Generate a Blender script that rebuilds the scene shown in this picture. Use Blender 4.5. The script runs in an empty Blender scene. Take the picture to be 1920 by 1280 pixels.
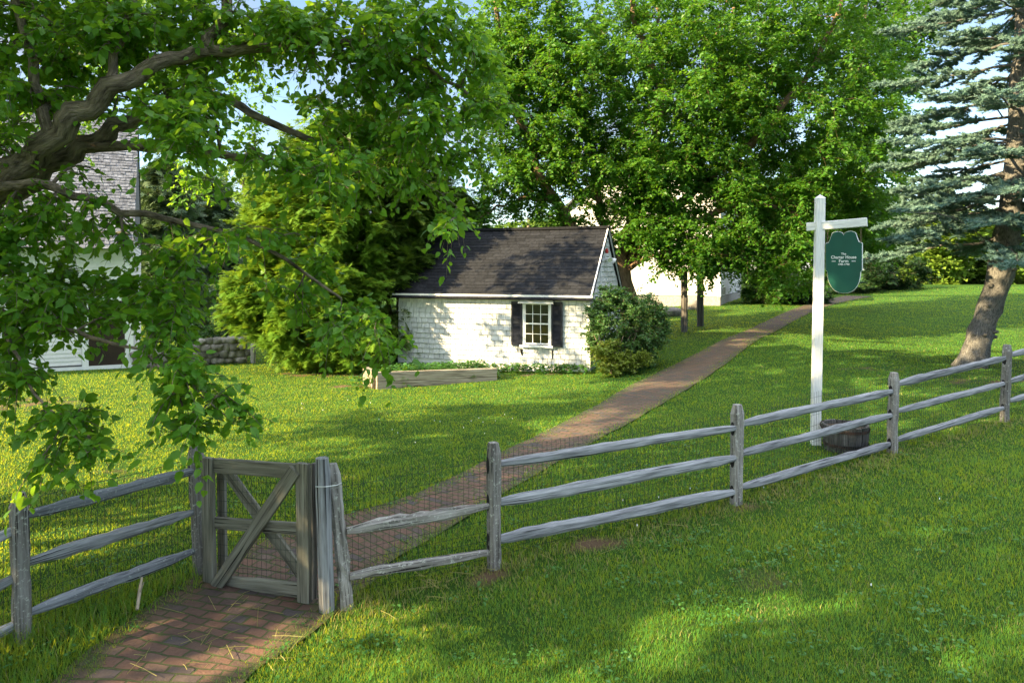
import bpy, math, random
import numpy as np
from math import radians, sin, cos, pi
from mathutils import Vector
rng = np.random.default_rng(7)
random.seed(7)
S = bpy.context.scene
# ------------------------------------------------------------------ camera, world, sun, exposure
CZ = 2.7            # camera height; ground under the shed is 0
F = 1280.0          # focal length in photo pixels (24 mm on 36 mm)
HY = 505.0          # horizon row in the photo
cam_d = bpy.data.cameras.new('camera'); cam = bpy.data.objects.new('camera', cam_d)
S.collection.objects.link(cam); S.camera = cam
cam.location = (0, 0, CZ); cam.rotation_euler = (radians(90), 0, 0)
cam_d.sensor_width = 36; cam_d.lens = 24; cam_d.clip_end = 2000; cam_d.clip_start = 0.05
cam_d.shift_y = -(640 - HY) / 1920
S.render.resolution_x = 1920; S.render.resolution_y = 1280
SUN_AZ = np.array([-0.927, -0.375]); SUN_EL = radians(27)
sd = Vector((SUN_AZ[0] * cos(SUN_EL), SUN_AZ[1] * cos(SUN_EL), sin(SUN_EL)))
W = bpy.data.worlds.new('World'); S.world = W; W.use_nodes = True
nt = W.node_tree; bg = nt.nodes['Background']
sky = nt.nodes.new('ShaderNodeTexSky'); sky.sky_type = 'NISHITA'; sky.sun_disc = False
sky.sun_elevation = SUN_EL; sky.sun_rotation = math.atan2(sd.x, sd.y); sky.altitude = 0; sky.dust_density = 0.4; sky.ozone_density = 1.5
tc = nt.nodes.new('ShaderNodeTexCoord'); mp = nt.nodes.new('ShaderNodeMapping'); mp.inputs['Scale'].default_value = (1, 1, 3.2)
nz = nt.nodes.new('ShaderNodeTexNoise'); nz.inputs['Scale'].default_value = 2.6; nz.inputs['Detail'].default_value = 7; nz.inputs['Roughness'].default_value = .58
cr = nt.nodes.new('ShaderNodeValToRGB'); cr.color_ramp.elements[0].position = .45; cr.color_ramp.elements[1].position = .68
mx = nt.nodes.new('ShaderNodeMix'); mx.data_type = 'RGBA'
cov = nt.nodes.new('ShaderNodeMath'); cov.operation = 'MAXIMUM'; 
# low clouds are grey white, an unseen bright layer is added overhead to lift the ambient light
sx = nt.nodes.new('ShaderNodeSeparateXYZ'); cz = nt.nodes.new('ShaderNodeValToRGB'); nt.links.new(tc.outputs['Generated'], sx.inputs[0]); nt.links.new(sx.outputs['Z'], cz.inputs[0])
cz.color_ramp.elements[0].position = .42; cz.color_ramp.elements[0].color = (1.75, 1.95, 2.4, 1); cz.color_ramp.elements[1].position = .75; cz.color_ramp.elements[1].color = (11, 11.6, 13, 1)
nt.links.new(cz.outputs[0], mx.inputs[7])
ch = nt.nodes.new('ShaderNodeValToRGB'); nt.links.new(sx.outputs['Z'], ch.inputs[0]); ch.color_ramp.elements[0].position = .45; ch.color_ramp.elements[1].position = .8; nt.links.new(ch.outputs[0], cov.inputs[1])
nt.links.new(tc.outputs['Generated'], mp.inputs['Vector']); nt.links.new(mp.outputs[0], nz.inputs['Vector'])
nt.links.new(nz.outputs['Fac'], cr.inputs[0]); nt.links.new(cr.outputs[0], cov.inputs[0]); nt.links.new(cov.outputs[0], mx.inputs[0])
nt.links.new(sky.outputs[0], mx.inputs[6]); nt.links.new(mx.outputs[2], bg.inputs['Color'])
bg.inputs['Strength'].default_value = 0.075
sl = bpy.data.lights.new('sun', 'SUN'); so = bpy.data.objects.new('sun', sl); S.collection.objects.link(so)
sl.energy = 5.0; sl.angle = radians(0.53); sl.color = (1.0, 0.77, 0.43)
so.rotation_euler = sd.to_track_quat('Z', 'Y').to_euler(); so.location = (-20, -6, 14)
S.view_settings.view_transform = 'Standard'; S.view_settings.look = 'None'; S.view_settings.exposure = 2.15; S.view_settings.gamma = 1
S.render.engine = 'CYCLES'
S.cycles.max_bounces = 7; S.cycles.diffuse_bounces = 4; S.cycles.transmission_bounces = 4; S.cycles.glossy_bounces = 2
S.cycles.sample_clamp_indirect = 6; S.cycles.use_denoising = True

# ------------------------------------------------------------------ helpers
def P(px, py, d): return np.array([(px - 960) / F * d, d, CZ + (HY - py) / F * d])
def unit(a):
    a = np.asarray(a, float); return a / (np.linalg.norm(a, axis=-1, keepdims=True) + 1e-9)

class MB:
    """collects geometry for ONE mesh object"""
    def __init__(s): s.V = []; s.L = []; s.T = []; s.M = []; s.R = []; s.C = []; s.n = 0
    def add(s, V, faces, mat=0, rnd=None, lc=None):
        V = np.asarray(V, float).reshape(-1, 3); n = len(V)
        s.V.append(V); s.L.append(np.concatenate([np.asarray(f, int) for f in faces]) + s.n)
        s.T.append(np.array([len(f) for f in faces])); s.M.append(np.full(len(faces), mat))
        r = random.random() if rnd is None else rnd
        s.R.append(np.full(n, r) if np.isscalar(r) else np.asarray(r, float))
        s.C.append(V.copy() if lc is None else np.asarray(lc, float)); s.n += n
    def scatter(s, tv, tf, pos, D, N, sc, rnd=None, mat=0):
        tv = np.asarray(tv, float); n = len(pos); k = len(tv)
        if n == 0: return
        D = unit(D); Y = unit(np.cross(N, D)); Z = np.cross(D, Y)
        sc = np.asarray(sc, float)
        if sc.ndim == 1: sc = np.repeat(sc[:, None], 3, 1)
        t = tv[None] * sc[:, None, :]
        V = pos[:, None, :] + t[..., 0:1] * D[:, None] + t[..., 1:2] * Y[:, None] + t[..., 2:3] * Z[:, None]
        idx = np.concatenate([np.asarray(f) for f in tf]); lt = np.array([len(f) for f in tf])
        s.V.append(V.reshape(-1, 3)); s.L.append((idx[None] + (np.arange(n) * k)[:, None]).ravel() + s.n)
        s.T.append(np.tile(lt, n)); s.M.append(np.full(len(tf) * n, mat))
        r = rng.random(n) if rnd is None else rnd
        s.R.append(np.repeat(r, k)); s.C.append(np.tile(tv, (n, 1))); s.n += n * k
    def box(s, o, ux, uy, uz, mat=0, rnd=None):
        """corner o and three edge vectors"""
        o, ux, uy, uz = [np.asarray(a, float) for a in (o, ux, uy, uz)]
        V = [o, o + ux, o + ux + uy, o + uy, o + uz, o + ux + uz, o + ux + uy + uz, o + uy + uz]
        lens = [np.linalg.norm(ux), np.linalg.norm(uy), np.linalg.norm(uz)]
        k = int(np.argmax(lens)); b = np.array([[0, 0, 0], [1, 0, 0], [1, 1, 0], [0, 1, 0], [0, 0, 1], [1, 0, 1], [1, 1, 1], [0, 1, 1]], float) * lens
        b = np.roll(b, -k, axis=1) + random.random() * 9
        s.add(V, [(0, 3, 2, 1), (4, 5, 6, 7), (0, 1, 5, 4), (1, 2, 6, 5), (2, 3, 7, 6), (3, 0, 4, 7)], mat, rnd, b)
    def tube(s, pts, rad, sides=6, mat=0, cap=True, rough=0.0, squash=None, rnd=None):
        pts = np.asarray(pts, float); n = len(pts)
        rad = np.full(n, rad) if np.isscalar(rad) else np.asarray(rad, float)
        T = unit(np.gradient(pts, axis=0)); up = np.array([0, 0, 1.0]) if abs(T[0][2]) < .9 else np.array([0, 1.0, 0])
        A = np.zeros((n, 3)); a = unit(np.cross(up, T[0]))
        for i in range(n):
            a = unit(a - T[i] * np.dot(a, T[i])); A[i] = a
        B = np.cross(T, A); th = np.arange(sides) * 2 * pi / sides
        R = rad[:, None] * (1 + rough * rng.standard_normal((n, sides)))
        sx, sy = (1, 1) if squash is None else squash
        V = pts[:, None] + (R * np.cos(th) * sx)[..., None] * A[:, None] + (R * np.sin(th) * sy)[..., None] * B[:, None]
        al = np.concatenate([[0], np.cumsum(np.linalg.norm(np.diff(pts, axis=0), axis=1))]) + random.random() * 20
        lc = np.stack([np.repeat(al, sides), (R * np.cos(th)).ravel(), (R * np.sin(th)).ravel()], 1)
        f = [(i * sides + j, i * sides + (j + 1) % sides, (i + 1) * sides + (j + 1) % sides, (i + 1) * sides + j) for i in range(n - 1) for j in range(sides)]
        if cap: f += [tuple(range(sides))[::-1], tuple((n - 1) * sides + j for j in range(sides))]
        s.add(V.reshape(-1, 3), f, mat, rnd, lc)
    def beam(s, p0, p1, w, h, segs=10, rough=.06, mat=0, taper=0, side=None, bend=0.01, chamfer=.22, top=None, wobble=0.):
        """rough sawn or split timber from p0 to p1, w across (side), h the other way"""
        p0, p1 = np.asarray(p0, float), np.asarray(p1, float); d = unit(p1 - p0); Ln = np.linalg.norm(p1 - p0)
        sd_ = unit(np.cross(d, [0, 0, 1])) if side is None else unit(np.asarray(side, float))
        up = unit(np.cross(sd_, d)); c = chamfer
        prof = np.array([(-.5, -.5 + c), (-.5 + c, -.5), (.5 - c, -.5), (.5, -.5 + c), (.5, .5 - c), (.5 - c, .5), (-.5 + c, .5), (-.5, .5 - c)])
        t = np.linspace(0, 1, segs + 1); V = []; LC = []; k = len(prof); ph = random.random() * 6; off = random.random() * 20
        for i, x in enumerate(t):
            e = min(x, 1 - x) * Ln; sc = 1 if taper == 0 else (1 - taper * max(0, 1 - e / .25))
            b = bend * Ln * (sin(pi * x) * sin(ph) + .5 * sin(2 * pi * x + ph))
            pr = prof * (1 + rough * rng.standard_normal((k, 1))) * sc * (1 + wobble * sin(3.1 * x * Ln + ph))
            if top is not None and i == segs: pr = pr * top
            V.append(p0 + d * x * Ln + up * b + pr[:, 0:1] * w * sd_ + pr[:, 1:2] * h * up)
            LC.append(np.stack([np.full(k, off + x * Ln), prof[:, 0] * w, prof[:, 1] * h], 1))
        f = [(i * k + j, i * k + (j + 1) % k, (i + 1) * k + (j + 1) % k, (i + 1) * k + j) for i in range(segs) for j in range(k)]
        f += [tuple(range(k))[::-1], tuple(segs * k + j for j in range(k))]
        s.add(np.concatenate(V), f, mat, None, np.concatenate(LC))
    def build(s, name, mats, base=(0, 0, 0), smooth=False):
        me = bpy.data.meshes.new(name); base = np.asarray(base, float)
        V = np.concatenate(s.V) - base; L = np.concatenate(s.L); T = np.concatenate(s.T); st = np.concatenate([[0], np.cumsum(T)[:-1]])
        me.vertices.add(len(V)); me.loops.add(len(L)); me.polygons.add(len(T))
        me.vertices.foreach_set('co', V.astype(np.float32).ravel()); me.loops.foreach_set('vertex_index', L.astype(np.int32))
        me.polygons.foreach_set('loop_start', st.astype(np.int32)); me.polygons.foreach_set('loop_total', T.astype(np.int32))
        me.polygons.foreach_set('material_index', np.concatenate(s.M).astype(np.int32))
        me.polygons.foreach_set('use_smooth', np.full(len(T), bool(smooth)))
        a = me.attributes.new('rnd', 'FLOAT', 'POINT'); a.data.foreach_set('value', np.concatenate(s.R).astype(np.float32))
        a = me.attributes.new('lc', 'FLOAT_VECTOR', 'POINT'); a.data.foreach_set('vector', np.concatenate(s.C).astype(np.float32).ravel())
        for m in (mats if isinstance(mats, (list, tuple)) else [mats]): me.materials.append(m)
        me.update(calc_edges=True); return me

def tag(o, label=None, cat=None, group=None, kind=None):
    for k, v in (('label', label), ('category', cat), ('group', group), ('kind', kind)):
        if v: o[k] = v
    return o
def thing(name, label, cat, base, group=None):
    o = bpy.data.objects.new(name, None); S.collection.objects.link(o); o.location = tuple(map(float, base)); o.empty_display_size = .2
    return tag(o, label, cat, group)
def part(name, mb, mats, parent, label=None, smooth=False):
    root = parent
    while root.parent: root = root.parent
    o = bpy.data.objects.new(name, mb.build(name, mats, root.location, smooth)); S.collection.objects.link(o); o.parent = parent
    return tag(o, label)
def single(name, mb, mats, label, cat, base=(0, 0, 0), group=None, kind=None, smooth=False):
    o = bpy.data.objects.new(name, mb.build(name, mats, base, smooth)); S.collection.objects.link(o); o.location = tuple(map(float, base))
    return tag(o, label, cat, group, kind)
def copy_tree(o, parent=None):
    c = o.copy(); S.collection.objects.link(c); c.parent = parent
    for ch in list(o.children): copy_tree(ch, c)
    return c

# ------------------------------------------------------------------ materials
def newmat(name):
    m = bpy.data.materials.new(name); m.use_nodes = True; n = m.node_tree; b = n.nodes['Principled BSDF']; return m, n, b
def N(n, t, **kw):
    x = n.nodes.new(t)
    for k, v in kw.items():
        if k in x.inputs.keys(): x.inputs[k].default_value = v
        else: setattr(x, k, v)
    return x
def ramp(n, fac, stops):
    r = n.nodes.new('ShaderNodeValToRGB'); e = r.color_ramp.elements
    while len(e) < len(stops): e.new(.5)
    for i, (p, c) in enumerate(stops): e[i].position = p; e[i].color = (*c, 1) if len(c) == 3 else c
    n.links.new(fac, r.inputs[0]); return r.outputs[0]
def mixc(n, fac, a, b, mode='MIX'):
    m = n.nodes.new('ShaderNodeMix'); m.data_type = 'RGBA'; m.blend_type = mode
    for i, v in ((0, fac), (6, a), (7, b)):
        if hasattr(v, 'links'): n.links.new(v, m.inputs[i])
        else: m.inputs[i].default_value = v if i == 0 else (*v, 1)
    return m.outputs[2]
def coords(n, kind, scale=(1, 1, 1)):
    if kind == 'lc': t = N(n, 'ShaderNodeAttribute', attribute_name='lc').outputs['Vector']
    else: t = N(n, 'ShaderNodeNewGeometry').outputs['Position']
    m = N(n, 'ShaderNodeMapping', Scale=scale); n.links.new(t, m.inputs['Vector']); return m.outputs[0]
def noise(n, vec, scale, detail=4, rough=.55):
    x = N(n, 'ShaderNodeTexNoise', Scale=scale, Detail=detail, Roughness=rough); n.links.new(vec, x.inputs['Vector']); return x.outputs['Fac']
def bump(n, b, h, strength, dist=.02):
    x = N(n, 'ShaderNodeBump', Strength=strength, Distance=dist); n.links.new(h, x.inputs['Height']); n.links.new(x.outputs[0], b.inputs['Normal'])
def rndattr(n): return N(n, 'ShaderNodeAttribute', attribute_name='rnd').outputs['Fac']
def m_noise(name, c1, c2, scale=6, rough=.7, bs=.3, bscale=30, bd=.01, rnd=0., spec=.3, kind='pos', stretch=(1, 1, 1), metal=0.):
    m, n, b = newmat(name); v = coords(n, kind, stretch); f = noise(n, v, scale)
    col = ramp(n, f, [(.3, c1), (.7, c2)])
    if rnd:
        k = ramp(n, rndattr(n), [(0, (1 - rnd,) * 3), (1, (1, 1, 1))]); col = mixc(n, 1.0, col, k, 'MULTIPLY')
    n.links.new(col, b.inputs['Base Color']); b.inputs['Roughness'].default_value = rough; b.inputs['Specular IOR Level'].default_value = spec; b.inputs['Metallic'].default_value = metal
    if bs: bump(n, b, noise(n, v, bscale, 5), bs, bd)
    return m
def m_wood(name, dark, mid, light, lichen=.0, lcol=(.42, .47, .38), scale=1.0, bs=.8):
    m, n, b = newmat(name)
    v = coords(n, 'lc', (2.2 * scale, 38 * scale, 38 * scale)); g = noise(n, v, 1.0, 6, .62)
    v2 = coords(n, 'lc', (1, 6, 6)); big = noise(n, v2, 2.2, 3)
    col = ramp(n, g, [(.32, dark), (.5, mid), (.72, light)])
    col = mixc(n, ramp(n, big, [(.35, (0, 0, 0)), (.75, (.6, .6, .6))]), col, mid)
    crk = ramp(n, noise(n, coords(n, 'lc', (1.3, 60, 60)), 1.0, 2, .5), [(.33, (1, 1, 1)), (.39, (0, 0, 0))])
    col = mixc(n, crk, col, tuple(x * .25 for x in dark))
    k = ramp(n, rndattr(n), [(0, (.72, .72, .72)), (1, (1.12, 1.12, 1.12))]); col = mixc(n, 1.0, col, k, 'MULTIPLY')
    if lichen:
        ln = noise(n, coords(n, 'pos'), 34, 8, .72); col = mixc(n, ramp(n, ln, [(.62 - lichen, (0, 0, 0)), (.72 - lichen, (.8, .8, .8))]), col, lcol)
    n.links.new(col, b.inputs['Base Color']); b.inputs['Roughness'].default_value = .85; b.inputs['Specular IOR Level'].default_value = .2
    bump(n, b, g, bs, .012); return m
def m_leaf(name, c1, c2, tcol, tf=.4, rough=.45, spec=.35, big=None):
    m, n, b = newmat(name); col = mixc(n, rndattr(n), c1, c2)
    nn = noise(n, coords(n, 'pos'), .9, 3); col = mixc(n, ramp(n, nn, [(.35, (0, 0, 0)), (.7, (.5, .5, .5))]), col, big or c2)
    n.links.new(col, b.inputs['Base Color']); b.inputs['Roughness'].default_value = rough; b.inputs['Specular IOR Level'].default_value = spec
    t = N(n, 'ShaderNodeBsdfTranslucent'); n.links.new(mixc(n, rndattr(n), tcol, tuple(x * .7 for x in tcol)), t.inputs['Color'])
    mxs = N(n, 'ShaderNodeMixShader', Fac=tf); n.links.new(b.outputs[0], mxs.inputs[1]); n.links.new(t.outputs[0], mxs.inputs[2])
    n.links.new(mxs.outputs[0], n.nodes['Material Output'].inputs['Surface']); return m
def m_plain(name, c, rough=.5, metal=0., spec=.4):
    m, n, b = newmat(name); b.inputs['Base Color'].default_value = (*c, 1); b.inputs['Roughness'].default_value = rough
    b.inputs['Metallic'].default_value = metal; b.inputs['Specular IOR Level'].default_value = spec
    return m
M = {}
M['maple'] = m_leaf('maple_leaf', (.042, .150, .012), (.115, .27, .020), (.34, .58, .03), .47, big=(.07, .21, .014))
M['crown'] = m_leaf('crown_leaf', (.032, .12, .012), (.09, .225, .02), (.20, .42, .02), .42, big=(.055, .17, .014))
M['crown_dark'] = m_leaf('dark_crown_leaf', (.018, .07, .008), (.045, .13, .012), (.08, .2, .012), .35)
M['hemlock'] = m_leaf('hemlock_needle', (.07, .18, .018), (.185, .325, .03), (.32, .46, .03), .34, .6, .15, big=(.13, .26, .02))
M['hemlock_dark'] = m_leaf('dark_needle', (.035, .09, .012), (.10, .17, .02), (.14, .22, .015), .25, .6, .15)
M['yew'] = m_leaf('yew_needle', (.008, .028, .008), (.022, .06, .012), (.03, .08, .01), .2, .6, .2)
M['spruce'] = m_leaf('spruce_needle', (.075, .155, .125), (.18, .285, .24), (.12, .22, .16), .15, .6, .2, big=(.10, .16, .10))
M['pine'] = m_leaf('pine_needle', (.05, .10, .05), (.13, .19, .09), (.10, .16, .04), .25, .6, .2)
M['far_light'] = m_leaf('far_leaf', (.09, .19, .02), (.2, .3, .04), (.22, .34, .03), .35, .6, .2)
M['shrub'] = m_leaf('shrub_leaf', (.035, .105, .030), (.09, .19, .05), (.10, .22, .02), .35)
M['shrub_yellow'] = m_leaf('shrub_yellow_leaf', (.14, .22, .02), (.24, .30, .04), (.25, .32, .02), .35)
M['grass'] = m_leaf('grass_blade', (.022, .128, .026), (.078, .262, .040), (.66, .70, .03), .48, .6, .25, big=(.036, .175, .03))
M['straw'] = m_leaf('straw_blade', (.20, .19, .05), (.36, .32, .12), (.3, .3, .08), .3, .7, .2)
M['weed'] = m_leaf('weed_leaf', (.03, .11, .02), (.07, .19, .035), (.2, .38, .03), .35)
M['bark'] = m_noise('bark', (.05, .038, .028), (.33, .26, .19), 7, .9, 1.0, 16, .04, kind='lc', stretch=(1.2, 4, 4))
M['bark_warm'] = m_noise('warm_bark', (.09, .055, .03), (.30, .20, .125), 7, .9, .7, 22, .03, kind='lc', stretch=(.6, 3, 3))
M['bark_grey'] = m_noise('spruce_bark', (.07, .068, .062), (.25, .24, .22), 10, .95, 1.0, 20, .05, kind='lc', stretch=(1.4, 4, 4))
M['wood'] = m_wood('weathered_wood', (.065, .066, .07), (.25, .258, .268), (.46, .47, .48), .0)
M['wood_lichen'] = m_wood('lichened_wood', (.055, .05, .045), (.23, .215, .195), (.38, .37, .34), .07, (.50, .52, .45))
M['wood_lichen2'] = m_wood('mossy_rail', (.05, .05, .055), (.19, .2, .22), (.34, .36, .38), .045, (.52, .56, .50))
M['gate'] = m_wood('gate_wood', (.055, .052, .042), (.17, .165, .13), (.29, .29, .235), .0, scale=.8)
M['hole_shade'] = m_plain('mortise_shade', (.012, .011, .01), .95)
M['timber'] = m_wood('box_timber', (.16, .12, .08), (.36, .30, .22), (.52, .45, .35), .0)
M['postdark'] = m_wood('old_post', (.04, .035, .03), (.12, .11, .10), (.2, .19, .17), .0)
M['wire'] = m_plain('wire', (.05, .06, .055), .5, .6)
M['tie'] = m_plain('tie_wire', (.6, .62, .62), .4, .3)
M['white'] = m_noise('white_paint', (.66, .68, .68), (.80, .80, .78), 5, .55, .12, 60, .004)
M['post_white'] = m_noise('weathered_white_paint', (.58, .59, .59), (.82, .82, .80), 5, .6, .4, 30, .004, kind='lc', stretch=(1.2, 14, 14))
M['shingle_white'] = m_noise('painted_shingle', (.50, .53, .54), (.68, .69, .69), 9, .6, .35, 60, .006, rnd=.25, stretch=(3, 3, .7))
M['clap_white'] = m_noise('painted_clapboard', (.60, .61, .61), (.73, .72, .70), 6, .6, .12, 40, .003)
M['wall_back'] = m_plain('wall_backing', (.12, .12, .12), .9)
M['roof'] = m_noise('asphalt_shingle', (.013, .0145, .018), (.027, .028, .032), 14, .9, .5, 250, .004, rnd=.45, spec=.15)
M['barn_roof'] = m_noise('old_cedar', (.075, .08, .095), (.25, .265, .30), 3.5, .9, .8, 12, .03, rnd=.45, stretch=(2.5, 2.5, .6))
M['moss'] = m_noise('roof_moss', (.03, .03, .015), (.14, .12, .06), 8, .95, .8, 20, .03)
M['shutter'] = m_noise('black_shutter', (.006, .008, .016), (.014, .017, .028), 12, .45, .1, 40, .003)
M['iron'] = m_plain('black_iron', (.012, .012, .012), .5, .3)
M['door'] = m_noise('brown_door', (.018, .012, .008), (.035, .022, .014), 3, .6, .1, 30)
M['glass'] = m_plain('dark_glass', (.006, .007, .008), .08, 0, .6)
M['glass_pale'] = m_plain('curtained_glass', (.25, .25, .22), .2, 0, .5)
M['stone'] = m_noise('field_stone', (.13, .12, .105), (.36, .34, .30), 5, .85, .6, 14, .03, rnd=.45)
M['granite'] = m_noise('granite', (.22, .21, .2), (.42, .40, .37), 12, .8, .5, 30, .01)
M['sign'] = m_noise('green_sign_paint', (.001, .060, .042), (.002, .078, .055), 3, .42, .05, 20, .002)
M['letter'] = m_plain('white_letters', (.82, .84, .82), .5)
M['brass'] = m_plain('old_chain', (.20, .15, .09), .45, .7)
M['barrel'] = m_wood('barrel_staves', (.035, .03, .028), (.11, .10, .095), (.2, .19, .18), .0)
M['hoop'] = m_noise('barrel_hoop', (.035, .03, .03), (.11, .06, .05), 10, .6, .2, 40, .003, metal=.4)
M['soil'] = m_noise('soil', (.03, .02, .012), (.09, .06, .035), 14, .95, .9, 40, .03)
M['lamp_glass'] = m_plain('lamp_lens', (.55, .60, .40), .1, 0, .6)
M['red'] = m_plain('red_bell', (.35, .015, .012), .4)
M['house_roof'] = m_noise('house_roof', (.05, .05, .055), (.10, .10, .10), 8, .9, .3, 60, .01)

# ------------------------------------------------------------------ terrain
ctl = [(40, 1200, 5.06), (375, 1092, 6.0), (612, 1148, 5.45), (925, 1062, 6.05), (1380, 945, 7.5), (1675, 850, 9.2), (1887, 790, 10.7), (1528, 832, 9.65),
       (1105, 697, 18), (748, 692, 19.9), (705, 731, 15.6), (930, 716, 16.6), (245, 689, 20), (0, 700, 18.6), (470, 684, 20.5), (450, 640, 29), (460, 592, 46),
       (1348, 573, 32), (1283, 621, 24), (1480, 580, 30.7), (1560, 560, 37), (1750, 545, 41), (1900, 536, 50), (1822, 688, 16), (1700, 640, 22),
       (960, 1280, 4.46), (1920, 1280, 4.25), (0, 1280, 4.6), (1100, 771, 12.6), (1400, 640, 20), (500, 850, 9.6), (100, 850, 9.8), (300, 760, 13.8), (1900, 900, 7.8)]
cp = np.array([P(*c) for c in ctl])
cp = np.vstack([cp, [(-6, 0, -.08), (0, 0, 0), (6, 0, .12), (-6, -6, 0), (7, -6, .2), (-25, 20, -.3), (-25, 45, -.5), (28, 14, .9), (28, 45, 1.6), (0, 60, .2), (-25, 62, -.5), (28, 62, 1.6), (-3, 40, -.1), (-20, 5, -.1), (16, 4, .3)]])
def _k(r2): return np.where(r2 > 1e-12, .5 * r2 * np.log(r2 + 1e-12), 0)
def _fit():
    n = len(cp); xy = cp[:, :2]; r2 = ((xy[:, None] - xy[None]) ** 2).sum(-1)
    A = np.zeros((n + 3, n + 3)); A[:n, :n] = _k(r2) + np.eye(n) * .6; A[:n, n] = 1; A[:n, n + 1:] = xy; A[n, :n] = 1; A[n + 1:, :n] = xy.T
    return np.linalg.solve(A, np.concatenate([cp[:, 2], [0, 0, 0]]))
_w = _fit()
def H(x, y):
    x, y = np.broadcast_arrays(np.asarray(x, float), np.asarray(y, float)); sh = x.shape
    q = np.stack([np.clip(x.ravel(), -25, 28), np.clip(y.ravel(), -6, 62)], 1); out = np.empty(len(q))
    for i in range(0, len(q), 40000):
        s_ = q[i:i + 40000]; r2 = ((s_[:, None] - cp[None, :, :2]) ** 2).sum(-1)
        out[i:i + 40000] = _k(r2) @ _w[:-3] + _w[-3] + s_ @ _w[-2:]
    return out.reshape(sh)
def GP(px, py):
    """ground point seen at a photo pixel"""
    ds = np.exp(np.linspace(math.log(2.5), math.log(90), 700)); h = H((px - 960) / F * ds, ds); z = CZ + (HY - py) / F * ds
    i = int(np.argmax(z <= h)); return np.array([(px - 960) / F * ds[i], ds[i], h[i]])
def G(x, y, dz=0.): return np.array([x, y, float(H(x, y)) + dz])
def sn(x, y, s=1., k=0.):
    return (np.sin(1.7 * x * s + 1.3 * y * s + k) + np.sin(-1.1 * x * s + 2.3 * y * s + 2 * k) + np.sin(2.9 * x * s + .7 * y * s + 3 * k) + np.sin(.9 * x * s - 3.1 * y * s + k)) / 4

# path from paired edge points
pairs = [((60, 1340), (400, 1320)), ((150, 1250), (470, 1245)), ((250, 1170), (570, 1190)), ((340, 1105), (628, 1150)), ((400, 1055), (690, 1100)), ((480, 1010), (780, 1046)),
         ((600, 978), (850, 1010)), ((750, 938), (925, 955)), ((860, 885), (1000, 900)), ((960, 835), (1090, 850)), ((1090, 773), (1200, 790)), ((1190, 712), (1290, 740)),
         ((1270, 677), (1350, 695)), ((1350, 640), (1420, 645)), ((1420, 607), (1480, 608)), ((1480, 581), (1535, 583)), ((1520, 567), (1585, 566)), ((1560, 558), (1655, 553))]
PL = np.array([GP(*a) for a, b in pairs]); PR = np.array([GP(*b) for a, b in pairs])
def resamp(A, n):
    t = np.arange(len(A)); u = np.linspace(0, len(A) - 1, n); B = np.stack([np.interp(u, t, A[:, k]) for k in range(A.shape[1])], 1)
    for _ in range(int(n / len(A)) * 2): B[1:-1] = (B[:-2] + 2 * B[1:-1] + B[2:]) / 4
    return B
NPATH = 160
PL, PR = resamp(PL, NPATH), resamp(PR, NPATH)
PC = (PL + PR) / 2; PW = np.linalg.norm((PR - PL)[:, :2], axis=1)
# perpendicular half width
_t = unit(np.gradient(PC[:, :2], axis=0)); _n = np.stack([-_t[:, 1], _t[:, 0]], 1)
PHW = np.abs(((PR - PL)[:, :2] * _n).sum(1)) / 2
PHW = np.clip(PHW * np.interp(PC[:, 1], [5.2, 7], [1.12, .85]), .42, .95)
for _ in range(6): PHW[1:-1] = (PHW[:-2] + PHW[1:-1] + PHW[2:]) / 3
def path_sd(x, y):
    """signed distance outside the path edge (negative inside)"""
    out = np.full(x.shape, 99.)
    for i in range(0, len(x), 50000):
        q = np.stack([x[i:i + 50000], y[i:i + 50000]], 1); d = np.sqrt(((q[:, None] - PC[None, ::2, :2]) ** 2).sum(-1)) - PHW[None, ::2]
        out[i:i + 50000] = d.min(1)
    return out
# ground sheet
gx = np.concatenate([[-600, -250, -120, -70, -45, -32], np.arange(-26, 29.01, .3), [34, 48, 75, 130, 260, 600]])
gy = np.concatenate([[-300, -100, -40, -20, -12], np.arange(-7, 63, .3), [68, 80, 110, 180, 350, 900]])
X, Y = np.meshgrid(gx, gy); Z = H(X, Y); V = np.stack([X, Y, Z], -1).reshape(-1, 3); nx, ny = len(gx), len(gy)
mb = MB(); F4 = [(j * nx + i, j * nx + i + 1, (j + 1) * nx + i + 1, (j + 1) * nx + i) for j in range(ny - 1) for i in range(nx - 1)]
# bare soil patches: where dirt shows in the lawn
dirts = [(GP(1640, 692), .8, .35), (GP(1850, 715), 1.2, .5), (GP(1420, 1090), .35, .25), (GP(210, 890), .6, .25), (GP(20, 760), 1.6, 1.0), (GP(1080, 1020), .5, .2), (GP(960, 1080), .4, .2), (GP(650, 725), .8, .4), (GP(1020, 702), 1.6, .25), (GP(1340, 948), .6, .2), (GP(620, 700), 1.6, 1.2)]
def dirt(x, y):
    o = np.zeros(x.shape)
    for c, a, b in dirts: o = np.maximum(o, np.exp(-((x - c[0]) / a) ** 2 - ((y - c[1]) / b) ** 2))
    return np.clip(o * (.55 + 1.1 * sn(x, y, 4.5, 1.) + .5 * sn(x, y, 13., 2.)), 0, 1)
mb.add(V, F4, 0, dirt(V[:, 0], V[:, 1]))
m, n, b = newmat('lawn'); v = coords(n, 'pos')
c1 = ramp(n, noise(n, v, 1.1, 6, .65), [(.3, (.030, .085, .010)), (.55, (.055, .13, .013)), (.75, (.10, .18, .02))])
c1 = mixc(n, ramp(n, noise(n, v, 9, 5, .7), [(.5, (0, 0, 0)), (.8, (.5, .5, .5))]), c1, (.12, .11, .035))
c1 = mixc(n, ramp(n, noise(n, v, 60, 3, .7), [(.35, (.75, .75, .75)), (.6, (0, 0, 0))]), c1, (.02, .05, .008))
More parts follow.
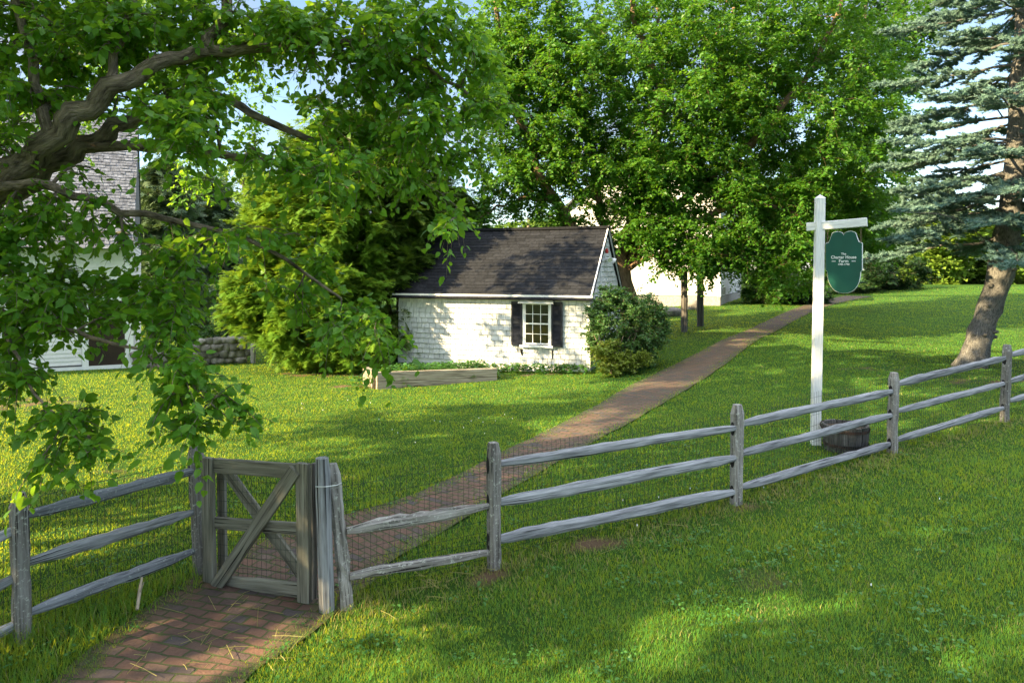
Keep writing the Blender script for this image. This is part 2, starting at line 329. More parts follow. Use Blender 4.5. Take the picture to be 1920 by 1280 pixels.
c1 = mixc(n, ramp(n, rndattr(n), [(.3, (0, 0, 0)), (.7, (1, 1, 1))]), c1, (.15, .10, .06))
n.links.new(c1, b.inputs['Base Color']); b.inputs['Roughness'].default_value = .95; b.inputs['Specular IOR Level'].default_value = .1
bump(n, b, noise(n, v, 45, 5, .7), 1.0, .06); M['lawn'] = m
single('ground', mb, M['lawn'], None, None, kind='structure', smooth=True)
# brick path
nc = 9; mb = MB(); V = []; LC = []
al = np.concatenate([[0], np.cumsum(np.linalg.norm(np.diff(PC, axis=0), axis=1))]); t2 = unit(np.gradient(PC[:, :2], axis=0)); n2 = np.stack([t2[:, 1], -t2[:, 0]], 1)
for i in range(NPATH):
    for j in range(nc):
        s_ = (j / (nc - 1) * 2 - 1); e = 1 + .05 * sn(np.array(al[i] * 2.2), np.array(s_), 1.)
        xy = PC[i, :2] + n2[i] * s_ * PHW[i] * e; V.append((*xy, 0)); LC.append((s_ * PHW[i], al[i], 0))
V = np.array(V); V[:, 2] = H(V[:, 0], V[:, 1]) + .02
mb.add(V, [(i * nc + j, i * nc + j + 1, (i + 1) * nc + j + 1, (i + 1) * nc + j) for i in range(NPATH - 1) for j in range(nc - 1)], 0, np.tile(np.abs(np.linspace(-1, 1, nc)), NPATH), LC)
m, n, b = newmat('brick_paving'); v = coords(n, 'lc'); wob = N(n, 'ShaderNodeTexNoise', Scale=3.0, Detail=2); n.links.new(v, wob.inputs['Vector'])
va = N(n, 'ShaderNodeVectorMath', operation='SCALE'); va.inputs[3].default_value = .085; n.links.new(wob.outputs['Color'], va.inputs[0])
vb = N(n, 'ShaderNodeVectorMath', operation='ADD'); n.links.new(v, vb.inputs[0]); n.links.new(va.outputs[0], vb.inputs[1])
bt = N(n, 'ShaderNodeTexBrick', Scale=1.0); bt.inputs['Brick Width'].default_value = .195; bt.inputs['Row Height'].default_value = .098; bt.inputs['Mortar Size'].default_value = .010
bt.inputs['Mortar Smooth'].default_value = .4; bt.inputs['Color1'].default_value = (0, 0, 0, 1); bt.inputs['Color2'].default_value = (1, 1, 1, 1); bt.inputs['Mortar'].default_value = (.5, .5, .5, 1)
n.links.new(vb.outputs[0], bt.inputs['Vector'])
bc = ramp(n, bt.outputs['Color'], [(.05, (.045, .05, .06)), (.25, (.075, .045, .036)), (.5, (.12, .062, .044)), (.8, (.15, .075, .050)), (1, (.105, .08, .066))])
bc = mixc(n, ramp(n, noise(n, v, 2.2, 5, .65), [(.42, (0, 0, 0)), (.75, (.75, .75, .75))]), bc, (.09, .068, .054))
bc = mixc(n, .35, bc, mixc(n, noise(n, v, 30, 4, .7), (.055, .035, .028), (.17, .11, .085)))
gr = mixc(n, noise(n, v, 6, 3), (.05, .045, .03), (.055, .085, .02))
bc = mixc(n, bt.outputs['Fac'], bc, gr)
bc = mixc(n, ramp(n, noise(n, v, 5, 6, .7), [(.58, (0, 0, 0)), (.68, (.8, .8, .8))]), bc, (.06, .085, .02))
em = N(n, 'ShaderNodeMath', operation='MULTIPLY_ADD'); n.links.new(noise(n, v, 4.5, 6, .7), em.inputs[0]); em.inputs[1].default_value = 1.5; n.links.new(rndattr(n), em.inputs[2])
mr = N(n, 'ShaderNodeMapRange'); mr.inputs[1].default_value = 1.42; mr.inputs[2].default_value = 1.85; n.links.new(em.outputs[0], mr.inputs[0])
bc = mixc(n, mr.outputs[0], bc, mixc(n, noise(n, v, 20, 4), (.045, .035, .02), (.06, .09, .02)))
n.links.new(bc, b.inputs['Base Color']); b.inputs['Roughness'].default_value = .85; b.inputs['Specular IOR Level'].default_value = .25
iv = N(n, 'ShaderNodeMath', operation='SUBTRACT'); iv.inputs[0].default_value = 1.6; n.links.new(bt.outputs['Fac'], iv.inputs[1])
ad = N(n, 'ShaderNodeMath', operation='MULTIPLY_ADD'); n.links.new(noise(n, v, 14, 4), ad.inputs[0]); ad.inputs[1].default_value = .8; n.links.new(iv.outputs[0], ad.inputs[2])
bump(n, b, ad.outputs[0], .9, .02); M['brick'] = m
single('path', mb, M['brick'], None, None, kind='structure', smooth=True)

# ------------------------------------------------------------------ foliage templates and tree growing
LEAF = (np.array([(0, 0, 0), (.3, 0, .02), (.68, 0, -.02), (1, 0, -.12), (.18, .30, .06), (.58, .30, .03), (.18, -.30, .06), (.58, -.30, .03)]),
        [(0, 1, 4), (1, 2, 5, 4), (2, 3, 5), (0, 6, 1), (6, 7, 2, 1), (7, 3, 2)])
LEAF2 = (np.array([(0, 0, 0), (.45, .33, .07), (1, 0, -.06), (.45, -.33, .07)]), [(0, 2, 1), (0, 3, 2)])
def spray_t(pairs_=5, w=.085):
    V = [(0, -.03, 0), (0, .03, 0), (1, 0, -.1)]; Fc = [(0, 2, 1)]
    for i in range(pairs_):
        x = .1 + .8 * i / pairs_; ln = .42 * (1 - .65 * i / pairs_)
        for s_ in (1, -1):
            k = len(V); V += [(x, 0, -.1 * x), (x + w * 1.6, 0, -.1 * x), (x + ln * .75, s_ * ln, -.1 * x - .07 + .05 * (i % 2))]; Fc.append((k, k + 1, k + 2))
    return np.array(V), Fc
SPRAY = spray_t()
def needle_t(nn=15):
    V = []; Fc = []
    for i in range(nn):
        a = i * 2.4; x = i / nn * .85; k = len(V); c, s_ = cos(a), sin(a); w = .075
        V += [(x, -w * s_, w * c), (x, w * s_, -w * c), (x + .22, .23 * c, .23 * s_)]; Fc.append((k, k + 1, k + 2))
    return np.array(V), Fc
NEED = needle_t()

def limb(pts, r0, r1, n=14, jit=.03):
    p = resamp(np.asarray(pts, float), n); p[1:-1] += rng.standard_normal((n - 2, 3)) * jit
    return p, np.linspace(r0, r1, n)
def grow(limbs, clumps, clump_r, twigs, per, leaf, tmpl, lift=.25, droop=.35, side=.9, up=.6, keep=None, rscale=1., size_var=.25, spread=1., flat=1.):
    """branches join every clump of foliage to the nearest wood, twigs radiate in each clump and carry the leaves"""
    wood = MB(); crown = MB(); A = []; AR = []
    for p, r in limbs:
        wood.tube(p, r, 9, rough=.06); A.append(p[2:]); AR.append(r[2:])
    A = np.concatenate(A); AR = np.concatenate(AR)
    C = np.asarray(clumps, float); d0 = np.array([np.min(((A - c) ** 2).sum(1)) for c in C]); C = C[np.argsort(d0)]
    LP, LD, LN = [], [], []
    for c in C:
        dv = c - A; dist = np.sqrt((dv ** 2).sum(1)); cost = dist * (1 + .45 * (dv[:, 2] < 0)); i = int(np.argmin(cost)); a = A[i]; ln = dist[i]
        r0 = min(AR[i] * .75, .010 + .011 * ln * rscale + .004); n = max(4, min(9, int(ln / .35) + 3)); t = np.linspace(0, 1, n)[:, None]
        mid = (a + c) / 2 + np.array([0, 0, lift * ln * .4]) + rng.standard_normal(3) * ln * .08
        p = (1 - t) ** 2 * a + 2 * t * (1 - t) * mid + t ** 2 * c; p[1:-1] += rng.standard_normal((n - 2, 3)) * .02 * ln
        rr = np.linspace(r0, max(.003, r0 * .35), n); wood.tube(p, rr, 5, cap=False)
        A = np.vstack([A, p[1:]]); AR = np.concatenate([AR, rr[1:]])
        if keep is not None and not keep(c): continue
        out = unit(c - a)
        for k in range(twigs):
            s0 = p[-1 - (k % min(3, n - 1))]; d = unit(out * .55 + rng.standard_normal(3) * np.array([1, 1, .7]) * spread); L_ = clump_r * (.6 + .7 * rng.random())
            tt = np.linspace(0, 1, 4)[:, None]; q = s0 + d * L_ * tt + np.array([0, 0, -droop * L_]) * tt ** 2
            wood.tube(q, [r0 * .3 + .0015] * 2 + [.002, .001], 3, cap=False)
            u = (np.arange(per) + rng.random(per)) / per; x = np.stack([np.interp(u, [0, .333, .667, 1], q[:, j]) for j in range(3)], 1)
            sdv = unit(np.cross(d, [0, 0, 1.]) + 1e-3) * np.where(np.arange(per) % 2, 1, -1)[:, None]
            ld = d * .45 + sdv * side + rng.standard_normal((per, 3)) * .4 * np.array([1, 1, flat]) - np.array([0, 0, droop * .9])
            LP.append(x + rng.standard_normal((per, 3)) * clump_r * .06); LD.append(ld)
            LN.append(np.array([0, 0, up]) + rng.standard_normal((per, 3)) * .45 * flat)
    LP, LD, LN = map(np.concatenate, (LP, LD, LN))
    crown.scatter(*tmpl, LP, LD, LN, leaf * (1 + size_var * rng.standard_normal(len(LP))).clip(.5, 1.6))
    return wood, crown
def blob(c, r, n, shell=.5):
    u = unit(rng.standard_normal((n, 3))); q = rng.random((n, 1)) ** (1 / 3); q = shell + (1 - shell) * q if shell > 0 else q
    return np.asarray(c) + u * q * np.asarray(r)
def pblob(px, py, d, rx, ry, n, rd=.7, shell=0.): return blob(P(px, py, d), (rx / F * d, rd, ry / F * d), n, shell)
def tree(name, label, cat, base, wood, crown, bark, leafm, group=None):
    t = thing(name, label, cat, base, group); part('trunk', wood, bark, t, smooth=True); part('crown', crown, leafm, t); return t

# ---- foreground tree: trunk stands just outside the left of the frame
tb = G(-5.6, 5.2)
trunk = limb([tb + (0, 0, -.1), tb + (.05, 0, 1.2), tb + (.3, 0, 2.2), P(-150, 420, 5.3)], .36, .25, 10, .01)
f0 = trunk[0][-1]
L = [trunk,
     limb([f0, P(-30, 360, 5.2), P(30, 330, 5.1), P(95, 265, 5), P(140, 205, 5), P(230, 155, 5), P(300, 112, 5.1), P(390, 95, 5.2)], .125, .045, 26, .022),
     limb([P(390, 95, 5.2), P(520, 85, 5.4), P(650, 70, 5.5), P(800, 110, 5.6), P(890, 190, 5.8)], .045, .012, 14, .012),
     limb([f0, P(-20, 385, 5.5), P(60, 340, 5.5), P(150, 280, 5.5), P(230, 235, 5.5), P(300, 212, 5.5), P(380, 170, 5.6)], .12, .045, 24, .022),
     limb([P(380, 170, 5.6), P(440, 190, 5.6), P(510, 232, 5.6), P(590, 262, 5.7), P(640, 280, 5.7)], .042, .018, 12, .009),
     limb([P(150, 280, 5.5), P(230, 272, 5.4), P(320, 275, 5.3), P(430, 288, 5.2), P(480, 303, 5.2), P(520, 304, 5.2)], .042, .026, 14, .009),
     limb([P(-30, 350, 5.0), P(60, 345, 4.9), P(110, 350, 4.9), P(160, 375, 4.9), P(240, 402, 5), P(340, 415, 5), P(480, 445, 5.1), P(560, 500, 5.2), P(640, 560, 5.3)], .04, .010, 20, .012),
     limb([f0, P(-100, 520, 4.8), P(0, 590, 4.7), P(80, 605, 4.6), P(160, 630, 4.5), P(235, 648, 4.5)], .035, .008, 14, .01),
     limb([P(0, 590, 4.7), P(20, 660, 4.4), P(60, 730, 4.3), P(110, 790, 4.2), P(190, 835, 4.2)], .014, .004, 10, .01),
     limb([P(160, 630, 4.5), P(240, 640, 4.4), P(310, 680, 4.35), P(345, 740, 4.3), P(350, 815, 4.3)], .012, .004, 10, .01),
     limb([P(345, 700, 4.3), P(380, 750, 4.3), P(440, 795, 4.3)], .006, .003, 6, .01),
     limb([P(95, 265, 5), P(70, 150, 5.1), P(40, 30, 5.2), P(20, -120, 5.4), (-5, 5.5, 8.5)], .04, .02, 14),
     limb([P(200, 170, 5), P(230, 60, 5.2), P(300, -60, 5.5), (-3.0, 6.5, 8.0), (-2.2, 8.2, 9)], .035, .012, 14),
     limb([P(390, 95, 5.2), P(430, 0, 5.5), P(520, -120, 6), (-1.5, 7.5, 6.8), (0, 9, 7.8)], .05, .015, 14),
     limb([f0, (-5.4, 5.0, 5.0), (-5.6, 4.4, 7), (-5.4, 3.8, 9.5)], .20, .07, 14),
     limb([(-5.5, 4.8, 5.6), (-4.5, 3, 7), (-3.0, 1.2, 8), (-1.5, 0, 8.6)], .11, .03, 14),
     limb([f0, (-6.5, 3.5, 4.6), (-7, 1, 6), (-6.5, -1.5, 7)], .13, .04, 14),
     limb([(-5.5, 4.8, 5.6), (-6.8, 7.5, 7.6), (-7.8, 11, 9.2), (-8, 14.5, 10.2)], .12, .03, 16),
     limb([f0, (-7, 4.6, 4.3), (-9.5, 3.8, 5.6)], .14, .04, 12), limb([(-7, 7.9, 7.8), (-7.4, 11, 8.2), (-8, 14.6, 8.2)], .08, .02, 12),
     limb([(-5.5, 4.5, 6.5), (-4.0, 6.0, 8.4), (-2.5, 8.5, 9.6), (-1.2, 10.5, 10)], .09, .03, 14)]
fg = [(80, 80, 5.5, 200, 150, 64), (330, 45, 5.5, 210, 80, 50), (220, 110, 5.3, 160, 80, 16), (180, 600, 4.8, 80, 28, 6), (125, 400, 5, 110, 40, 7), (60, 560, 4.9, 90, 70, 12), (560, 45, 5.5, 150, 80, 34), (760, 70, 5.6, 165, 95, 42), (885, 170, 5.9, 70, 120, 20),
      (800, 270, 5.5, 85, 100, 24), (720, 160, 5.5, 90, 75, 18), (858, 400, 5.4, 22, 60, 4), (640, 230, 5.5, 50, 80, 10), (300, 180, 4.9, 130, 60, 24), (50, 250, 5, 110, 110, 20), (365, 250, 4.5, 45, 60, 8),
      (35, 450, 4.9, 70, 80, 22), (285, 440, 5, 50, 30, 4), (120, 530, 4.8, 140, 36, 20), (330, 515, 5, 75, 50, 9), (450, 445, 5, 90, 30, 6), (550, 510, 5.2, 60, 50, 7),
      (645, 585, 5.3, 55, 50, 7), (715, 630, 5.3, 30, 35, 4), (30, 620, 4.6, 35, 40, 3), (300, 590, 4.6, 45, 50, 6), (30, 700, 4.3, 50, 40, 5), (110, 780, 4.2, 55, 30, 5),
      (190, 838, 4.2, 30, 18, 2), (75, 845, 4.2, 22, 20, 2), (335, 680, 4.35, 50, 40, 7), (370, 745, 4.3, 50, 30, 4), (350, 805, 4.3, 14, 18, 2), (435, 795, 4.3, 18, 10, 1), (500, 300, 5, 90, 35, 7), (640, 330, 5, 70, 50, 9)]
cl = np.vstack([pblob(a, b_, d, rx, ry, n_, .5 if d > 4.6 else .2) for a, b_, d, rx, ry, n_ in fg])
lA = np.array([(0, 345), (30, 330), (95, 265), (140, 205), (230, 155), (300, 112), (390, 95)], float)
def covers(c):
    px_, py_ = 960 + c[0] / c[1] * F, HY - (c[2] - CZ) / c[1] * F
    return c[1] < 5.35 and min(np.hypot(*(lA[i] * (1 - t) + lA[i + 1] * t - (px_, py_))) for i in range(len(lA) - 1) for t in (0, .33, .67)) < 42
cl = np.array([c for c in cl if not covers(c)])
wood, crown = grow(L, cl, .25, 6, 10, .064, LEAF, lift=.15, droop=.6, side=.8, up=.7, rscale=.6)
offv = [((-5.2, 3.0, 8.6), (4.2, 3.6, 2.8), 95), ((-2.4, .6, 8.6), (3.2, 2.6, 1.8), 50), ((-6.8, -1, 7), (2.6, 2.8, 2.2), 36), ((-2.0, 9.2, 9.6), (3.0, 2.6, 1.7), 56), ((-7.9, 14.2, 10.6), (2.0, 2.2, 1.2), 10), ((-5.2, 7.4, 9.5), (2.6, 2.4, 1.6), 26), ((.6, 8.3, 8.0), (1.8, 1.6, .9), 14), ((-9, 4, 5.8), (3.2, 3.0, 2.8), 105), ((-8.5, .8, 5.6), (3, 2.8, 2.6), 75), ((-6.6, 10.4, 8.6), (3.2, 2.6, 1.4), 60), ((-3.5, 4, 9), (3, 3, 1.5), 10), ((-3.5, 4, 8), (3, 3, 2), 40)]  # unseen crown clumps added to shade the foreground and the lawn
cl2 = np.vstack([blob(c, r, n_, .2) for c, r, n_ in offv])
def visible(c): return c[1] > .3 and abs(c[0] / c[1]) < .80 and (HY - (c[2] - CZ) / c[1] * F) > -40
# openings cut into the added crowns to place sun patches on lawn and bricks
gaps = [(GP(a, b_), r1, r2) for a, b_, r1, r2 in [(1420, 1140, 1.1, .50), (1240, 1235, .9, .45), (780, 1245, .7, .45), (1830, 1170, .8, .45), (300, 1235, .6, .42), (470, 1110, .5, .36), (450, 1255, .5, .4), (1760, 850, .7, .5),
        (1100, 800, 1.1, .6), (950, 900, .9, .45), (150, 790, 6, 2.4), (480, 765, 3.2, 1.4), (300, 860, 3, 1.0), (800, 735, 1.8, .7), (1010, 740, 1.6, .6), (1480, 690, 1., .6), (1400, 655, 1.2, .6), (1650, 720, 1.2, .6), (1560, 640, 1.4, .6), (1290, 720, 1., .6), (1850, 600, 4, 1.)]]
def sunny(c):
    g = c[:2] - SUN_AZ * (c[2] - .1) / math.tan(SUN_EL)
    for q_, r1, r2 in gaps:
        dx = g - q_[:2]; u_ = dx @ SUN_AZ; v_ = dx[0] * SUN_AZ[1] - dx[1] * SUN_AZ[0]
        if (u_ / r1) ** 2 + (v_ / r2) ** 2 < 1: return True
    return False
cl2 = np.array([c for c in cl2 if not visible(c) and not sunny(c)])
w2, c2 = grow([l for l in L[:1]] + [(p, r) for p, r in L[11:]], cl2, .58, 6, 14, .185, LEAF, lift=.2, droop=.4, side=.8, up=.8)
cl3 = np.vstack([blob((-7.6, 14.9, 7.6), (2.3, 2.0, 1.2), 56), blob((-6.8, 15.8, 4.9), (1.2, .7, .8), 9), blob((-9.6, 14.3, 6.0), (1.3, .8, .8), 12), blob((-5.4, 16.3, 6.3), (1.1, .8, .6), 9)])  # clumps added to throw dappled shade on the shed roof and wall
w3, c3 = grow([limb([(-6.8, 7.5, 7.6), (-7.4, 11, 8.0), (-8, 14.6, 7.8), (-7, 15.8, 6.8)], .08, .02, 14)], cl3, .45, 6, 15, .10, LEAF, lift=.2, droop=.4, side=.8, up=.8)
for w2, c2 in ((w2, c2), (w3, c3)):
  for a_ in ('V', 'L', 'T', 'M', 'R', 'C'):
      src = getattr(w2, a_); getattr(wood, a_).extend([x + wood.n for x in src] if a_ == 'L' else src)
      src = getattr(c2, a_); getattr(crown, a_).extend([x + crown.n for x in src] if a_ == 'L' else src)
  wood.n += w2.n; crown.n += c2.n
tree('maple_tree', 'large leafy tree whose branches hang over the gate from the left edge', 'tree', tb, wood, crown, M['bark'], M['maple'])

# ---- second, unseen tree added outside the frame to throw shade on the lawn
ob = G(-15., 3.6); LL = [limb([ob + (0, 0, -.1), ob + (.2, 0, 3), ob + (0, .4, 6), ob + (0, 0, 11)], .34, .07, 14, .03), limb([ob + (.1, .1, 4), ob + (2, 1, 7), ob + (3.4, 2, 9)], .13, .03, 10), limb([ob + (.1, .1, 4.5), ob + (-2, -1.5, 7), ob + (-3, -2.5, 9)], .13, .03, 10)]
LC_ = np.vstack([blob(ob + (0, .5, 9.2), (3.6, 4.4, 3.2), 190, .3), blob(ob + (1.5, -4.5, 7.5), (3, 3, 3), 70, .3), blob(ob + (2, 5, 10.5), (2.5, 2.5, 2.2), 60, .3)]); wood, crown = grow(LL, np.array([c for c in LC_ if not sunny(c)]), .6, 6, 13, .19, LEAF)
tree('added_shade_tree', 'tall unseen tree added outside the left of the view to shade the lawn', 'tree', ob, wood, crown, M['bark'], M['maple'])

# ---- big multi-stemmed tree behind the shed
cb = G(P(1185, 560, 24)[0], 24.)
L = [limb([cb, P(1175, 540, 24), P(1150, 470, 23.8)], .42, .34, 6, .02)]
k0 = P(1150, 500, 23.9)
for pts, r0, r1 in [([(1150, 500, 23.9), (1080, 440, 23.5), (1040, 375, 23.2), (1000, 300, 23), (960, 190, 23), (930, 60, 23), (920, -120, 23)], .24, .05),
                    ([(1150, 490, 23.9), (1122, 420, 23.6), (1115, 330, 23.5), (1100, 220, 23.5), (1060, 90, 23.5), (1030, -60, 23.5)], .16, .05),
                    ([(1155, 500, 24), (1185, 420, 23.8), (1225, 300, 23.6), (1255, 180, 23.4), (1215, 100, 23.4), (1180, 0, 23.4), (1160, -200, 23.6)], .22, .06),
                    ([(1225, 300, 23.6), (1245, 140, 23.8), (1225, 30, 24), (1230, -150, 24.2)], .1, .04),
                    ([(1160, 510, 24), (1215, 430, 23.7), (1290, 360, 23.5), (1400, 285, 23.2), (1480, 190, 23), (1560, 60, 23), (1600, -60, 23)], .22, .05),
                    ([(1165, 510, 24), (1230, 450, 23.2), (1330, 400, 22.8), (1430, 370, 22.5), (1500, 400, 22.3), (1540, 450, 22.2)], .15, .03),
                    ([(1165, 500, 24.2), (1200, 380, 24.8), (1330, 240, 25.5), (1370, 60, 26), (1400, -150, 26.5)], .2, .05),
                    ([(1165, 510, 24), (1220, 475, 22.8), (1290, 470, 22.3), (1370, 480, 22)], .1, .02),
                    ([(1040, 375, 23.2), (985, 370, 22.9), (930, 390, 22.7), (900, 410, 22.6)], .07, .02),
                    ([(1290, 360, 23.5), (1320, 240, 23.8), (1330, 100, 24), (1380, -50, 24)], .12, .04)]:
    L.append(limb([P(*q) for q in pts], r0, r1, 18, .05))
cl = np.vstack([pblob(*a) for a in [(1250, 160, 24, 250, 210, 430, 4.2), (1480, 240, 23.6, 190, 190, 300, 3.2), (1570, 330, 24, 130, 150, 120, 2.5), (1440, 420, 22.8, 120, 100, 140, 1.6),
        (1480, 500, 22.4, 60, 50, 26, 1.0), (1050, 200, 23.3, 140, 190, 220, 2.4), (950, 330, 22.8, 65, 75, 40, 1.2), (1290, 470, 22.5, 110, 45, 46, 1.), (1200, 400, 23.5, 120, 60, 30, 2.2), (1340, 0, 24, 420, 190, 260, 4.), (960, 20, 23.5, 110, 170, 90, 2.),
        (1330, 340, 23.4, 160, 90, 80, 2.5), (1660, 120, 25, 60, 120, 30, 1.5), (1050, 400, 23.3, 90, 30, 16, 1.), (1340, 470, 22.6, 130, 45, 40, .9), (1240, 425, 22.8, 100, 45, 34, .8), (1270, 350, 23, 110, 70, 50, 1.), (1420, 90, 24, 330, 150, 180, 3.5), (1150, 330, 23, 110, 70, 50, 2.), (1620, 420, 24.5, 70, 70, 50, 1.5), (1210, 250, 23, 160, 110, 70, 1.5), (930, 170, 23, 70, 140, 70, 1.8), (1010, 300, 23, 80, 70, 44, 1.5), (1000, 120, 22.6, 90, 90, 40, 1.2)]])
wood, crown = grow(L, cl, .60, 6, 23, .118, LEAF2, lift=.3, droop=.35, up=.7, rscale=.9)
tree('shade_tree', 'huge spreading tree with many pale brown limbs rising behind the small shed', 'tree', cb, wood, crown, M['bark_warm'], M['crown'])
# ---- darker tree to its right, behind
db = G(P(1485, 540, 37)[0], 37.)
L = [limb([db, db + (0, 0, 3), P(1560, 300, 31), P(1630, 100, 31), P(1620, -150, 31)], .3, .06, 16, .05)]
cl = np.vstack([pblob(1640, 120, 31, 110, 230, 150, 2.6), pblob(1610, 330, 31, 110, 110, 80, 2.2), pblob(1590, 430, 31, 90, 60, 40, 1.6)])
wood, crown = grow(L, cl, .7, 6, 12, .2, LEAF2)
tree('dark_tree', 'darker green tree behind the spreading tree, above the hanging sign', 'tree', db, wood, crown, M['bark'], M['crown_dark'])

# ---- yellow green evergreens left of the shed
def conifer_mass(name, label, base, top, cls, leaf, mat, twigs=5, per=9, cr=.42, bark='bark_warm', lean=(0, 0)):
    b0 = np.asarray(base, float); t0 = np.asarray(top, float); LL = []
    for k in range(4):
        o = np.array([cos(k * 1.7), sin(k * 1.7), 0]) * .35
        LL.append(limb([b0 + o * .3, b0 + o * .8 + (0, 0, .8), (b0 + t0) / 2 + o * 1.6, t0 + o * 1.2], .09, .02, 12, .04))
    wood, crown = grow(LL, cls, cr, twigs, per, leaf, SPRAY, lift=.1, droop=.25, side=.55, up=1.2, flat=.5, spread=.8)
    return tree(name, label, 'tree', b0, wood, crown, M[bark], M[mat])
eb = G(P(600, 690, 19.6)[0], 19.6)
cl = np.vstack([pblob(590, 595, 19.5, 105, 90, 150, 1.2, .55), pblob(500, 560, 19.6, 75, 65, 70, 1.0, .5), pblob(560, 430, 19.8, 100, 120, 150, 1.2, .5), pblob(640, 480, 19.5, 80, 150, 110, 1.1, .5), pblob(670, 630, 19.2, 60, 60, 50, .7, .5), pblob(470, 520, 19.6, 40, 18, 14, .6, 0)])
conifer_mass('evergreen_tree', 'broad sunlit yellow green evergreen at the left end of the shed', eb, P(600, 330, 19.8), cl, .25, 'hemlock', 7, 13)
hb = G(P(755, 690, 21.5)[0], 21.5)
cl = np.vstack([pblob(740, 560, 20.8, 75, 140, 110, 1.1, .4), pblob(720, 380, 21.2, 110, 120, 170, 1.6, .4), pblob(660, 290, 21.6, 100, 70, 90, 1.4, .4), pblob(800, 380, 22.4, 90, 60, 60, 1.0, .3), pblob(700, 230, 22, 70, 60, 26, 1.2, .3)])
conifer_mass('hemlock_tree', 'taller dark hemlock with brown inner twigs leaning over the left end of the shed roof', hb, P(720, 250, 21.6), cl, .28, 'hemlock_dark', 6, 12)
# lit hemlock top behind
hb2 = G(P(650, 600, 25)[0], 25.)
cl = np.vstack([pblob(640, 300, 25, 110, 90, 90, 1.6, .4), pblob(600, 380, 25, 90, 70, 60, 1.4, .4), pblob(760, 300, 25, 60, 70, 40, 1.2, .3)])
conifer_mass('sunlit_conifer', 'sunlit conifer with sparse brown twigs showing behind the dark hemlock', hb2, P(660, 220, 25), cl, .32, 'hemlock', 6, 12)

# ---- blue spruce on the right
sb = G(P(1820, 688, 16)[0], 16.)
tr, trr = limb([sb + (-.05, 0, -.1), P(1835, 640, 16), P(1858, 570, 16), P(1880, 500, 16), P(1893, 420, 16), P(1903, 300, 16), P(1912, 180, 16), P(1920, 40, 16), P(1925, -150, 16), P(1928, -400, 16)], .36, .10, 30, .012)
trr = np.interp(np.arange(30), [0, 3, 12, 18, 29], [.33, .27, .24, .20, .07])
wood = MB(); crown = MB(); wood.tube(tr, trr, 14, rough=.09)
for s_ in range(26):   # knots on the trunk
    i = rng.integers(1, 14); a = rng.random() * 2 * pi; q = tr[i] + rng.random() * (tr[i + 1] - tr[i]); dv = np.array([cos(a), sin(a), .1]); wood.tube([q + dv * trr[i] * .8, q + dv * (trr[i] + .07)], [.07, .035], 6)
LP, LD, LN, LR = [], [], [], []
zs = np.interp(np.linspace(0, 1, 300), np.linspace(0, 1, 30), tr[:, 2])
def trunk_at(z): return np.array([np.interp(z, tr[:, 2], tr[:, 0]), np.interp(z, tr[:, 2], tr[:, 1]), z])
z = 3.25; kk = 0
while z < 12.5:
    for q in range(5):
        a = q * 2 * pi / 5 + kk * .63 + rng.random() * .45; Lb = (3.3 - .13 * (z - 3.2)) * (.75 + .4 * rng.random()); o = trunk_at(z + rng.random() * .3)
        dv = np.array([cos(a), sin(a), 0]); t = np.linspace(0, 1, 12)[:, None]; sag = -.28 * Lb if z < 5 else -.16 * Lb
        p = o + dv * Lb * t + np.array([0, 0, 1]) * (sag * t ** 1.3 + .14 * Lb * t ** 3 + .10 * Lb * t * (1 - t)); p += rng.standard_normal(p.shape) * .02
        wood.tube(p, np.linspace(.038, .006, 12), 5, cap=False)
        sd2 = np.array([-dv[1], dv[0], 0])
        for j, u in enumerate(np.arange(.22, 1.0, .035)):
            s0 = np.array([np.interp(u, t[:, 0], p[:, c]) for c in range(3)]); sg = 1 if j % 2 else -1; l2 = (.25 + .75 * sin(pi * min(1, u * 1.05))) * .62 * (.7 + .5 * rng.random())
            d2 = unit(dv * .75 + sd2 * sg * .8 + rng.standard_normal(3) * .15 + np.array([0, 0, -.10])); dead = u < .1 + .3 * rng.random()
            qq = s0 + d2 * l2 * np.array([[0], [.5], [1]]) + np.array([[0, 0, 0], [0, 0, -.02], [0, 0, -.08]]) * l2 * 2
            wood.tube(qq, [.008, .005, .003], 3, cap=False)
            if dead and rng.random() < .65: continue
            m_ = max(3, int(l2 / .085)); uu = np.linspace(.15, 1, m_)[:, None]
            for sg2 in (1, -1, 0):
                base = s0 + d2 * l2 * uu; dd = unit(d2 + sg2 * .9 * np.cross(d2, [0, 0, 1])) + np.array([0, 0, .1]); LP.append(base); LD.append(np.repeat(dd[None], m_, 0) + rng.standard_normal((m_, 3)) * .2); LN.append(np.tile([0, 0, 1.], (m_, 1)) + rng.standard_normal((m_, 3)) * .2)
    z += .33 if z < 5.4 else .60; kk += 1
LP, LD, LN = map(np.concatenate, (LP, LD, LN))
crown.scatter(*NEED, LP, LD, LN, np.stack([.19 * (1 + .2 * rng.standard_normal(len(LP))), .24 * np.ones(len(LP)), .21 * np.ones(len(LP))], 1))
# thin bare branches
for a in [[(1880, 220, 15.6), (1850, 175, 15.4), (1830, 150, 15.3)], [(1890, 190, 15.7), (1840, 160, 15.2), (1790, 155, 15)], [(1895, 500, 15.6), (1800, 395, 15), (1700, 400, 14.6)]]:
    wood.tube(resamp(np.array([P(*q) for q in a]), 8), np.linspace(.02, .004, 8), 4)
tree('blue_spruce', 'blue spruce with curved grey trunk and layered boughs at the right edge', 'tree', sb, wood, crown, M['bark_grey'], M['spruce'])

